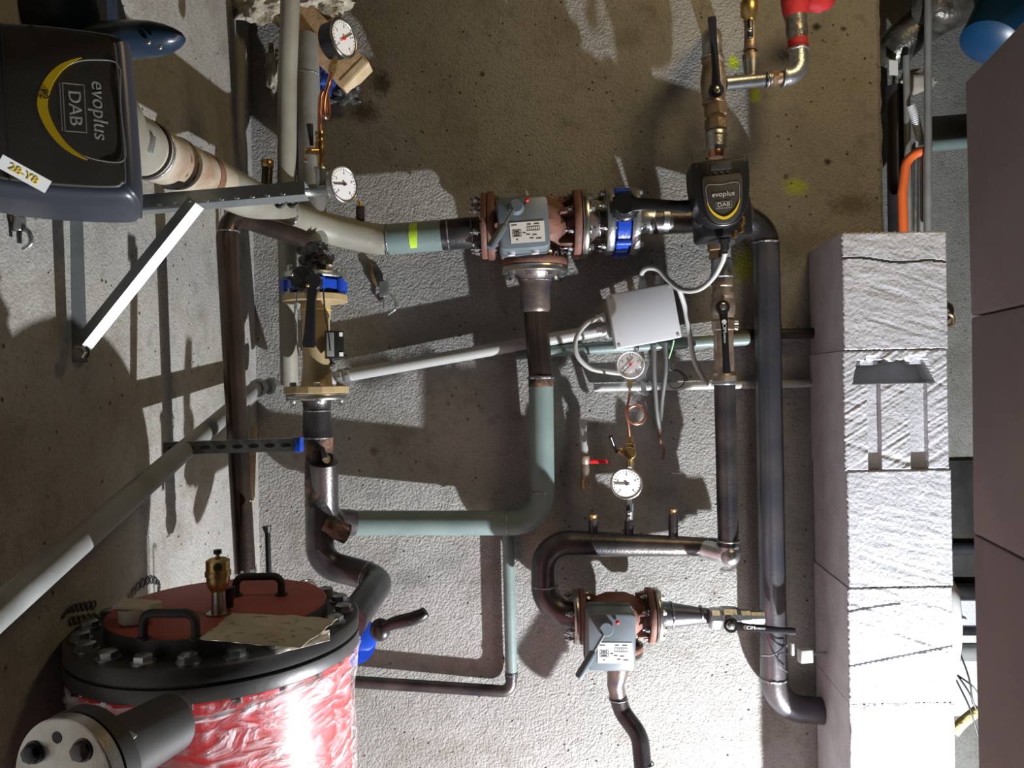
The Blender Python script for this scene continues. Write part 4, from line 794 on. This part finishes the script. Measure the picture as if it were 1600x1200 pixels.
# ------------------------------------------------------------------ junction box, cables, drain valve
jb = thing('junction_box', P(1005, 540, 1.70), 'white square junction box tilted on the wall above the bagged gauge', 'box'); M = Fm(1006, 494, 1.66, -4, 0, -9); q = S(1.66)
MB().box(M, (100 * q, .085, 84 * q), .004, (0, .045, 0)).build('box_body', 'white_plastic', jb); MB().box(M, (103 * q, .012, 86 * q), .003).build('lid', 'white_plastic', jb)
for x in (-1, 1):
    for z in (-1, 1): MB().cyl(M @ Vector((x * 46 * q, -.005, z * 38 * q)), M @ Vector((x * 46 * q, -.0068, z * 38 * q)), 2.4 * q, seg=12).build('lid_screw', 'line_grey', jb)
for u, v, a in ((940, 496, (-1, 0, -.1)), (1004, 443, (0, 0, 1)), (1030, 437, (0, 0, 1)), (942, 516, (-1, 0, 0))): MB().lathe(P(u + 5 if a[0] else u, v + (8 if not a[0] else 0), 1.69), a, [(0, .01), (.008, .01), (.009, .008), (.02, .0075)], 12).build('cable_gland', 'white_plastic', jb)
rc = .0052
cable('grey_cable', [(938, 496, 1.69), (915, 507, 1.67), (900, 530, 1.66), (902, 555, 1.66), (922, 575, 1.67), (950, 581, 1.68), (975, 584, 1.70)], rc, 'cable_grey', 'grey cable looping left out of the junction box')
cable('grey_cable', [(1004, 436, 1.69), (1003, 426, 1.66), (1012, 419, 1.64), (1028, 421, 1.63), (1044, 437, 1.62), (1066, 453, 1.60), (1092, 452, 1.58), (1114, 434, 1.56), (1128, 410, 1.53), (1133, 394, 1.51)], rc * 1.05, 'cable_grey', 'grey cable sagging from the junction box up to the small circulator')
cable('grey_cable', [(1060, 448, 1.64), (1070, 480, 1.67), (1077, 520, 1.69), (1084, 560, 1.70), (1097, 588, 1.71), (1110, 602, 1.72)], rc * 1.1, 'cable_grey', 'grey cable hanging from the sagging cable down to the thin pipe')
cable('grey_cable', [(1022, 540, 1.70), (1022, 580, 1.71), (1026, 640, 1.74), (1030, 668, 1.76)], rc, 'cable_grey_shaded', 'straight grey cable hanging under the junction box, left one')
cable('grey_cable', [(1040, 536, 1.72), (1040, 580, 1.73), (1034, 630, 1.76), (1031, 680, 1.78)], rc, 'cable_grey_shaded', 'straight grey cable hanging under the junction box, right one')
cable('loose_wire', [(1030, 668, 1.76), (1032, 690, 1.77), (1037, 702, 1.78), (1036, 718, 1.785)], .003, 'rusty_band', 'dark red wire end below the hanging grey cables', 'wire')
cable('green_wire', [(1053, 532, 1.70), (1050, 545, 1.71), (1045, 560, 1.72)], .0016, 'green_wire', 'thin green wire poking out under the junction box', 'wire')
cable('black_wire', [(1045, 560, 1.72), (1047, 578, 1.73), (1060, 580, 1.74), (1070, 592, 1.74), (1064, 604, 1.74), (1050, 606, 1.74), (1043, 590, 1.74), (1056, 578, 1.74), (1072, 588, 1.74), (1073, 596, 1.74)], .0014, 'cable_black', 'loose black wire coil right of the hanging cables', 'wire')
dv = thing('drain_valve', P(917, 765, 1.74), 'small brass drain valve with a red lever hanging on a short grey pipe', 'valve')
MB().tube([P(910, 655, 1.75), P(913, 705, 1.75)], 6.2 * S(1.75), 20).build('inlet_pipe', 'grey_plastic_pipe', dv)
MB().lathe(P(914, 703, 1.75), -Z, [(0, .006), (.012, .006), (.014, .010), (.03, .010), (.032, .008), (.04, .009), (.05, .0105), (.065, .0095), (.067, .0115), (.088, .0115)], 14).build('valve_body', 'dirty_galv', dv)
MB().lathe(P(914, 748, 1.75), -Z, [(0, .011), (.02, .011)], 12).build('hose_tail', 'brass', dv)
MB().box(Fm(933, 721, 1.72, 0, 0, 1), (.042, .004, .009), .0015, (.004, 0, 0)).build('lever', 'red_plastic', dv, 'red flat lever')
# spring/sensor wires on main riser
cable('black_wire', [(1190, 1024, 1.70), (1205, 1024, 1.70), (1216, 1018, 1.70), (1228, 1008, 1.71), (1230, 1020, 1.71), (1216, 1022, 1.70), (1218, 1040, 1.70), (1230, 1050, 1.71)], .0014, 'cable_black', 'thin black wire tied round the lower end of the long steel pipe', 'wire')
sb = thing('sensor_clip', P(1258, 1030, 1.66), 'small grey clip block between the long steel pipe and the block pier', 'clip'); MB().box(Fm(1258, 1024, 1.66, 8), (.028, .02, .028), .002).build('clip_block', 'grey_plastic_pipe', sb); MB().box(Fm(1238, 1014, 1.66), (.006, .01, .026), .001).build('clip_jaw', 'grey_plastic_pipe', sb); MB().cyl(P(1268, 1022, 1.66), P(1290, 1020, 1.70), .004).build('clip_pin', 'galv', sb)
# ------------------------------------------------------------------ tank
TC = P(343, 968, 1.06); TR = .187; tk = thing('tank', Vector((TC.x, TC.y, 0)), 'red tank with a bolted black flange and a stack of things on its red lid', 'tank')
MB().lathe(Vector((TC.x, TC.y, .05)), Z, [(0, .15), (.03, .174), (TC.z - .05 - .045, .174), (TC.z - .05 - .04, .176)], 96).build('tank_shell', 'red_paint', tk)
for k in range(3):
    a = R(90 + k * 120); p = Vector((TC.x + .13 * math.cos(a), TC.y + .13 * math.sin(a), 0)); MB().cyl(p, p + Z * .09, .02).build('tank_foot', 'red_paint', tk)
MB().lathe(TC - Z * .042, Z, [(0, TR - .002), (.002, TR), (.018, TR), (.019, TR - .004), (.022, TR - .004), (.023, TR), (.040, TR), (.042, TR - .002)], 128).build('flange_ring', 'lid_black', tk)
LR = .141; LC = TC + Vector((.003, -.004, 0))
MB().lathe(LC - Z * .001, Z, [(0, LR), (.021, LR), (.0235, LR - .0025), (.024, LR - .004)], 128).build('lid', 'lid_red', tk)
MB().lathe(LC - Z * .0005, Z, [(0, LR + .001), (.0205, LR + .0006)], 128).build('lid_edge', 'lid_black', tk, 'black painted rim of the lid')
nb_ = 20
for k in range(nb_):
    t_ = 2 * math.pi * (k + .5) / nb_; p = TC + Vector((math.cos(t_), math.sin(t_), 0)) * (TR - .021); b = MB(); hexbolt(b, p, Z, .0115, .011, roll=k * .7); b.cyl(p - Z * .062, p + Z * .003, .0062, seg=10); hexbolt(b, p - Z * .042, -Z, .0108, .012, roll=k); b.build('bolt', 'zinc', tk)
def handle(u0, v0, u1, v1, h, lab):
    zt = LC.z + .024
    def on(u, v): r_ = P(u, v, 1) - Vector((0, 0, CAMZ)); k = (zt - CAMZ) / r_.z; return Vector((0, 0, CAMZ)) + r_ * k
    a, b_ = on(u0, v0), on(u1, v1); MB().tube(fillet([a - Z * .002, a + Z * h, b_ + Z * h, b_ - Z * .002], .012, 6), .0052, 14).build('handle', 'black_matt', tk, lab)
    for p in (a, b_): MB().cyl(p, p + Z * .002, .0085, seg=16).build('handle_weld', 'black_matt', tk)
    return a
handle(224, 998, 306, 998, .030, 'black grab handle nearest the camera'); handle(369, 930, 440, 929, .026, 'black grab handle at the back')
def onlid(u, v, h=0):
    r_ = P(u, v, 1) - Vector((0, 0, CAMZ)); k = (LC.z + .024 + h - CAMZ) / r_.z; return Vector((0, 0, CAMZ)) + r_ * k
# air vent
va = onlid(342, 958); vt = thing('air_vent', va, 'brass automatic air vent standing on a steel nipple on the red lid', 'valve')
MB().lathe(va, Z, [(0, .018), (.0012, .018), (.0014, .011), (.034, .0098), (.036, .0098)], 28).build('nipple', 'machined', vt)
MB().lathe(va + Z * .034, Z, [(0, .011), (.006, .015), (.014, .017), (.022, .017), (.023, .019), (.030, .019), (.031, .0175), (.046, .0175), (.049, .013), (.051, .005)], 28).build('vent_body', 'brass', vt)
MB().cyl(va + Z * .083, va + Z * .092, .003, seg=10).build('vent_stem', 'brass', vt); MB().cyl(va + Z * .090, va + Z * .096, .006, seg=12).build('vent_screw', 'black_plastic', vt)
MB().lathe(va + Vector((.006, -.014, .074)), (.3, -1, 0), [(0, .007), (.008, .007)], 16).build('outlet_rim', 'brass', vt); MB().cyl(va + Vector((.006, -.0145, .074)), va + Vector((.0088, -.0228, .074)), .0048, seg=14).build('outlet_bore', 'black_matt', vt)
scale_thing(vt, .86)
tag(MB().lathe(onlid(357, 948), Z, [(0, .0065), (.026, .0085), (.0265, .0075)], 16).build('black_plug', 'black_plastic'), 'small black tapered plug standing right of the brass air vent', 'plug')
# beige lamp housing on the lid
ha = onlid(212, 972); bxh = thing('plastic_housing', ha, 'beige round-fronted plastic housing with a tilted cover on the left of the red lid', 'box'); 
MB().lathe(ha, Z, [(0, .026), (.004, .030), (.028, .031)], 32).build('housing_cup', 'beige_plastic', bxh); MB().box(Matrix.Translation(ha + Vector((.002, .004, .032))) @ Matrix.Rotation(R(8), 4, 'Y') @ Matrix.Rotation(R(6), 4, 'Z'), (.072, .055, .006), .001).build('housing_cover', 'paper', bxh)
MB().sphere(ha + Vector((.0, .02, .04)), .02, (1.2, .8, .9)).build('glass_dome', 'clear_bag', bxh); MB().cyl(ha + Vector((.034, -.005, .026)), ha + Vector((.05, -.01, .03)), .009).build('housing_socket', 'beige_plastic', bxh)
scale_thing(bxh, .66)
# paper sheet
cor = [(312, 1000), (364, 956), (514, 962), (530, 990), (468, 1017), (440, 1006)]
b = MB(); zl = .003
def shp(f, g_):
    a = Vector((312, 998, 0)).lerp(Vector((362, 957, 0)), g_); c = Vector((470, 1012, 0)).lerp(Vector((528, 966, 0)), g_); p = a.lerp(c, f)
    p.x += 5 * noise.noise(Vector((g_ * 6, f * 2, 1))); p.y += 3 * noise.noise(Vector((g_ * 3, f * 6, 4)))
    return onlid(p.x, p.y, zl + .005 * abs(noise.noise(Vector((f * 5, g_ * 4, 9)))) + .001)
b.grid(shp, 40, 26); 
ob = b.build('plan_sheet', 'paper'); md = ob.modifiers.new('t', 'SOLIDIFY'); md.thickness = .0008; tag(ob, 'crumpled brown-grey plan sheet lying over the front right of the red lid', 'paper')
rnd = random.Random(5); b = MB()
for k in range(16):
    f0, g0 = rnd.uniform(.1, .85), rnd.uniform(.1, .9); L_ = rnd.uniform(.02, .09)
    pA = shp(f0, g0); pB = shp(min(1, f0 + L_), g0 + rnd.uniform(-.03, .03)); b.tube([pA + Z * .001, pB + Z * .001], .0005, 5)
b.build('plan_lines', 'line_grey').parent = ob; bpy.data.objects['plan_lines'].location = bpy.data.objects['plan_lines'].location - ob.location
b = MB(); b.grid(lambda f, g_: onlid(430 + f * 85, 1006 + g_ * 16 - f * 22, -.003 + .004 * noise.noise(Vector((f * 5, g_ * 3, 2)))), 14, 6)
ob = b.build('paper_sheet', 'white_paper'); md = ob.modifiers.new('t', 'SOLIDIFY'); md.thickness = .0006; tag(ob, 'white paper edge sticking out under the plan sheet', 'paper')
# wrap
b = MB(); nU, nV = 260, 90; zt = TC.z - .044; zb = .15
def wrap(f, g_):
    a = 2 * math.pi * f; z = zb + (zt - zb) * g_; n_ = noise.noise(Vector((math.cos(a) * 3, math.sin(a) * 3, z * 9))); n2_ = noise.noise(Vector((math.cos(a) * 11 + z * 12, math.sin(a) * 11, z * 26)))
    top_ = max(0, (z - (zt - .05)) / .05); r = .178 + .005 * abs(n_) + .003 * abs(n2_) + top_ * .006 * (1 + n2_); return Vector((TC.x + r * math.cos(a), TC.y + r * math.sin(a), z))
rows = [[b.bm.verts.new(wrap(i / nU, j / nV)) for i in range(nU)] for j in range(nV + 1)]; b.loft(rows, caps=False); b.build('plastic_wrap', 'film', tk, 'wrinkled clear stretch film')
# roll of film bulging below the flange
b = MB(); path = []
for k in range(60):
    a = R(-175 + 235 * k / 59); r = .184 + .004 * noise.noise(Vector((k * .3, 0, 0))); path.append(Vector((TC.x + r * math.cos(a), TC.y + r * math.sin(a), zt - .012 - .010 * math.sin(k * .11) + .003 * noise.noise(Vector((k * .4, 3, 0))))))
b.tube(path, [.004 + .003 * abs(noise.noise(Vector((k * .5, 9, 0)))) for k in range(60)], 10); b.build('wrap_edge', 'film', tk)
# blind flange on the side port
ax = Vector((-.30, -.95, .02)).normalized(); fc = P(98, 1224, .70); bf = thing('blind_flange', fc, 'round steel blind flange with dark bolts on a black stub at the lower left corner', 'flange')
MB().lathe(fc, -ax, [(0, .056), (.0015, .058), (.014, .058), (.015, .056)], 64).build('cover_plate', 'machined', bf)
MB().lathe(fc - ax * .016, -ax, [(0, .059), (.016, .059), (.018, .056), (.024, .040), (.05, .033), (.12, .031)], 64).build('stub_flange', 'black_matt', bf)
x_, y_, _ = frame(ax)
for k in range(8):
    t_ = 2 * math.pi * (k + .2) / 8; p = fc + x_ * .041 * math.cos(t_) + y_ * .041 * math.sin(t_)
    if k % 2: b = MB(); hexbolt(b, p, ax, .0085, .009, roll=k); b.build('bolt', 'black_steel', bf)
    else: MB().cyl(p - ax * .001, p + ax * .0006, .0055, seg=16).build('bolt_hole', 'black_matt', bf)
tag(MB().box(Matrix.Translation(P(198, 1148, .73)) @ Matrix.Rotation(R(30), 4, 'Y'), (.016, .012, .003), .001).build('foil_scrap', 'machined'), 'shiny scrap of foil on the black stub behind the blind flange', 'scrap')
# blue valve behind tank
b3 = thing('butterfly_valve', P(572, 985, 1.40), 'blue valve behind the tank rim with a black lever pointing right', 'valve')
MB().lathe(P(548, 1000, 1.42), (P(590, 985, 1.36) - P(548, 1000, 1.42)), [(0, .045), (.015, .045), (.018, .014), (.036, .014), (.037, .026), (.05, .027), (.053, .022)], 28).build('valve_body', 'blue_cast', b3)
MB().sphere(P(594, 984, 1.35), .020, (.9, .9, 1)).build('lever_hub', 'black_plastic', b3)
b = MB().tube(spline([P(592, 985, 1.345), P(615, 974, 1.34), P(640, 968, 1.34), P(656, 962, 1.34), P(665, 956, 1.34)], 5), [.009 + .003 * math.sin(k / 20 * 3.1) for k in range(21)], 8); b.build('lever', 'black_plastic', b3)
g5 = thing('temperature_gauge', P(475, 925, 1.40), 'small black gauge peeking over the back of the tank flange', 'gauge'); gauge(g5, Fm(481, 920, 1.37, 50, -8), 15 * S(1.37), .9, case_m='black_plastic', needle=100)
cable('cord', [(536, 1118, 1.25), (546, 1130, 1.24), (549, 1150, 1.24), (545, 1172, 1.24), (550, 1188, 1.24), (550, 1215, 1.24)], .0018, 'white_plastic', 'thin white cord hanging right of the wrapped tank', 'cord')
# ------------------------------------------------------------------ top-left clutter
pA_, pB_ = P(395, -35, 1.77), P(553, 112, 1.70); dxy = (pB_ - pA_); L_ = dxy.length; an = math.atan2(dxy.z, dxy.x)
wbm = thing('wood_beam', pB_, 'sawn wooden beam slanting down from the top edge with a pale cut end', 'wood')
M = Matrix.Translation((pA_ + pB_) / 2) @ Matrix.Rotation(-an, 4, 'Y'); MB().box(M, (L_, .05, .082), .002).build('beam', 'wood', wbm); MB().box(M, (.001, .048, .078), 0, (L_ / 2 + .0004, 0, 0)).build('cut_end', 'wood_end', wbm, 'pale sawn end')
MB().box(M, (.014, .0012, .072), 0, (L_ / 2 - .008, -.0258, 0)).build('cut_edge', 'wood_end', wbm, 'pale sawn edge')
for u, v, d, r_, lab in ((405, 12, 1.70, .040, 'lump of pale mineral wool in the top corner left of the grey standpipe'), (505, 5, 1.73, .045, 'lump of brown mineral wool at the top edge above the black-cased gauge'), (428, 110, 1.76, .028, 'strip of grey wool hanging behind the grey standpipe')):
    b = MB().sphere(P(u, v, d), r_, (1.3, .6, .8) if r_ > .03 else (.6, .5, 1.9), jit=.5, sub=4); tag(b.build('wool_lump', 'mineral_wool'), lab, 'insulation')
b = MB().sphere(P(508, 125, 1.73), .025, (.8, .5, 1.3), jit=.5, sub=4); tag(b.build('blue_rag', 'rag_blue'), 'blue plastic scrap stuck under the wooden beam', 'scrap')
b = MB().sphere(P(535, 148, 1.76), .03, (1.4, .4, .8), jit=.7, sub=4); tag(b.build('black_scrap', 'rag'), 'crumpled black foil scrap on the wall below the wooden beam', 'scrap')
b = MB().sphere(P(492, 400, 1.60), .03, (1.0, .6, .9), jit=.6, sub=4); tag(b.build('black_tape', 'rag'), 'crumpled black tape wrap above the hanging-lever blue valve', 'scrap')
# wall clips
def clip(u, v, d, yaw, lab):
    t = thing('hose_clip', P(u, v, d), lab, 'clip'); s = S(d)
    MB().tube(spline([P(u - 22, v - 40, d + .01), P(u - 18, v - 20, d), P(u - 10, v - 5, d)], 5), .0045, 8).build('clip_rod', 'bronze', t)
    MB().box(Fm(u, v, d, yaw), (15 * s, .012, 24 * s), .002).build('clip_body', 'galv', t); MB().tube(spline([P(u + 3, v + 5, d), P(u + 16, v + 14, d), P(u + 18, v + 30, d), P(u + 6, v + 40, d)], 6), .0028, 8).build('clip_hook', 'galv', t)
    MB().cyl(P(u, v + 8, d), P(u, v + 30, d), .003, seg=8).build('clip_screw', 'galv', t)
clip(600, 452, 1.785, 10, 'small steel clip hanging on the wall under the thick green pipe'); clip(30, 350, .925, 70, 'small steel hose clip on the left wall below the large circulator')
# dark marks on the left wall, built as chains of thin rings
def markings(pts, lab):
    pl = spline([Vector((XL + .002, p[0], p[1])) for p in pts], 6); b = MB()
    for i in range(0, len(pl) - 2, 2):
        c = (pl[i] + pl[i + 2]) / 2; d = (pl[i + 2] - pl[i]); b.torus(c, X, d.length * .42, .0011, 12, 5)
    tag(b.build('wall_markings', 'black_matt'), lab, 'markings')
def onleft(u, v):
    r_ = P(u, v, 1) - Vector((0, 0, CAMZ)); k = XL / r_.x; p = Vector((0, 0, CAMZ)) + r_ * k; return (p.y, p.z)
markings([onleft(95, 965), onleft(105, 953), onleft(125, 947), onleft(148, 944)], 'curved chain of dark rings on the left wall above the tank'); markings([onleft(106, 970), onleft(130, 967), onleft(158, 966)], 'short straight chain of dark rings on the left wall above the tank')
markings([onleft(194, 950), onleft(210, 920), onleft(232, 906), onleft(247, 912), onleft(246, 925)], 'arched chain of dark rings on the left wall behind the beige housing')
# ------------------------------------------------------------------ passage at right
pipe('far_conduit', [(1450, -30, 2.3), (1450, 380, 2.3)], 5.6 * S(2.3), 'grey_paint', 'slim grey conduit running straight down in front of the far wall')
pipe('far_conduit', [(1416, 88, 2.4), (1420, 380, 2.4)], 5 * S(2.4), 'grey_paint', 'darker slim conduit left of the straight grey conduit')
pipe('lagged_pipe', [(1398, 135, 2.5), (1402, 385, 2.5)], 13 * S(2.5), 'black_matt', 'dark lagged upright pipe just right of the wall edge')
lg = thing('lagged_elbow', P(1430, 60, 2.4), 'foil-wrapped thick elbow at the top of the passage', 'pipe'); MB().tube(fillet([P(1390, 92, 2.5), P(1405, 65, 2.45), P(1470, 20, 2.4), P(1540, -60, 2.4)], .1, 8), [.06] * 20, 20).build('foil_wrap', 'foil', lg) if len(fillet([P(1390, 92, 2.5), P(1405, 65, 2.45), P(1470, 20, 2.4), P(1540, -60, 2.4)], .1, 8)) == 20 else MB().tube([P(1390, 85, 2.5), P(1430, 50, 2.45), P(1470, 20, 2.4), P(1540, -60, 2.4)], .062, 20).build('foil_wrap', 'foil', lg)
MB().sphere(P(1475, 5, 2.35), .085, (1.1, .9, 1.0), jit=.1).build('elbow_bulb', 'foil', lg)
bl = thing('blue_pipe', P(1545, 80, 1.9), 'dark blue flanged pump body hanging at the upper right', 'pump'); MB().lathe(P(1620, -60, 1.95), P(1530, 95, 1.9) - P(1620, -60, 1.95), [(0, .07), (.1, .085), (.14, .09), (.145, .06), (.19, .075), (.27, .07), (.285, .05)], 32).build('pump_casing', 'petrol', bl)
for k in range(2): MB().sphere(P(1560 + k * 20, 20 + k * 5, 1.86), .006).build('bolt', 'machined', bl)
oc = thing('orange_conduit', P(1412, 370, 2.35), 'bright orange corrugated conduit curving out of the passage', 'conduit'); MB().tube(fillet([P(1412, 385, 2.35), P(1410, 300, 2.35), P(1417, 240, 2.35), P(1446, 236, 2.33)], [0, .1, .05, 0], 8), 7.2 * S(2.35), 16).build('conduit_run', 'orange', oc)
wc = thing('white_hose', P(1435, 220, 2.38), 'white corrugated hose above the orange conduit', 'hose'); hp = spline([P(1424, 166, 2.38), P(1430, 185, 2.38), P(1436, 210, 2.38), P(1438, 228, 2.38)], 16); MB().tube(hp, [(.011 if i % 2 else .013) for i in range(len(hp))], 16).build('hose_run', 'white_plastic', wc)
pipe('far_rail', [(1431, 240, 2.73), (1430, 380, 2.73)], .012, 'galv', 'galvanized rail behind the orange conduit', 'rail'); pipe('far_conduit', [(1440, 236, 2.36), (1440, 380, 2.36)], .005, 'grey_plastic_pipe', 'pale thin conduit right of the orange conduit')
pipe('wall_duct', [(1452, 227, 2.7), (1560, 218, 2.7)], .022, 'green_paint', 'short level grey-green duct on the far wall')
tag(MB().box(Fm(1396, 106, 2.41, 10), (.03, .002, .045)).build('paper_tag', 'white_paper'), 'white tag beside the wall edge in the passage', 'tag')
tag(MB().sphere(P(1432, 128, 2.55), .05, (1.2, .5, .8), jit=.3).build('cloth_bundle', 'beige_plastic'), 'pale cloth bundle behind the slim conduits', 'cloth')
tag(MB().torus(P(1480, 500, 2.72), (0, 1, 0), .022, .007, 24, 8).build('wall_hook', 'bronze'), 'brown ring hook on the far wall beside the block pier', 'hook')
wp = thing('white_pipe', P(1492, 1050, 1.75), 'pale curved plastic pipe bulging out behind the block pier', 'pipe'); MB().tube(spline([P(1476, 905, 1.85), P(1488, 940, 1.82), P(1490, 1000, 1.80), P(1480, 1060, 1.80)], 8), .018, 18).build('pipe_run', 'white_plastic', wp)
MB().sphere(P(1504, 968, 1.80), .009).build('pipe_knob', 'white_plastic', wp)
for v, d, m, lab, r_ in ((858, 2.72, 'blue_steel', 'short bluish pipe end beside the third white block', .022), (925, 2.71, 'black_steel', 'dark level pipe above the bright gap', .03), (985, 2.725, 'black_steel', 'dark level pipe between the two bright gaps', .018), (1020, 2.715, 'grey_paint', 'grey level pipe below the two bright gaps', .028)):
    pipe('far_pipe', [(1470, v, d), (1560, v, d)], r_, m, lab)
for i, (a_, b_) in enumerate((((1492, 1050), (1522, 1110)), ((1494, 1062), (1524, 1150)), ((1496, 1055), (1526, 1085)), ((1500, 1020), (1516, 1100)))):
    cable('black_wire', [(a_[0], a_[1], 1.8), ((a_[0] + b_[0]) / 2 + 6, (a_[1] + b_[1]) / 2, 1.78), (b_[0] + 4, b_[1], 1.78)], .002, 'cable_black', ['stiff black wire in the gap, ending highest on the near wall', 'stiff black wire in the gap, ending lowest on the near wall', 'nearly level black wire in the gap below the pale pipe', 'steep black wire in the gap starting beside the pale pipe'][i], 'wire', 'wires in the gap right of the pier')
tag(MB().tube(spline([P(1490, 1145, 1.85), P(1505, 1128, 1.85), P(1530, 1108, 1.85)], 6), .012, 12).build('wool_strip', 'yellow_wool'), 'strip of yellow wool in the gap right of the block pier', 'insulation')

wb = MB().box(Matrix.Translation(Vector((P(1500, 1030, 2.69).x, 2.735, P(1500, 1030, 2.7).z))), (.34, .025, .42), .003)  # added white sheet, stands in for the lit surface beyond the gap
tag(wb.build('bright_gap_sheet', 'aac_white'), 'added white sheet standing in for the lit surface seen in the gap beside the pier', 'bright_sheet')

db = MB().box(Matrix.Translation(Vector((P(1500, 830, 2.73).x, 2.742, P(1500, 830, 2.73).z))), (.34, .014, .50), .002)  # added black sheet, its colour stands in for the dark of an opening
tag(db.build('dark_opening_sheet', 'black_matt'), 'black sheet standing in for a dark opening above the added white sheet', 'dark_sheet')
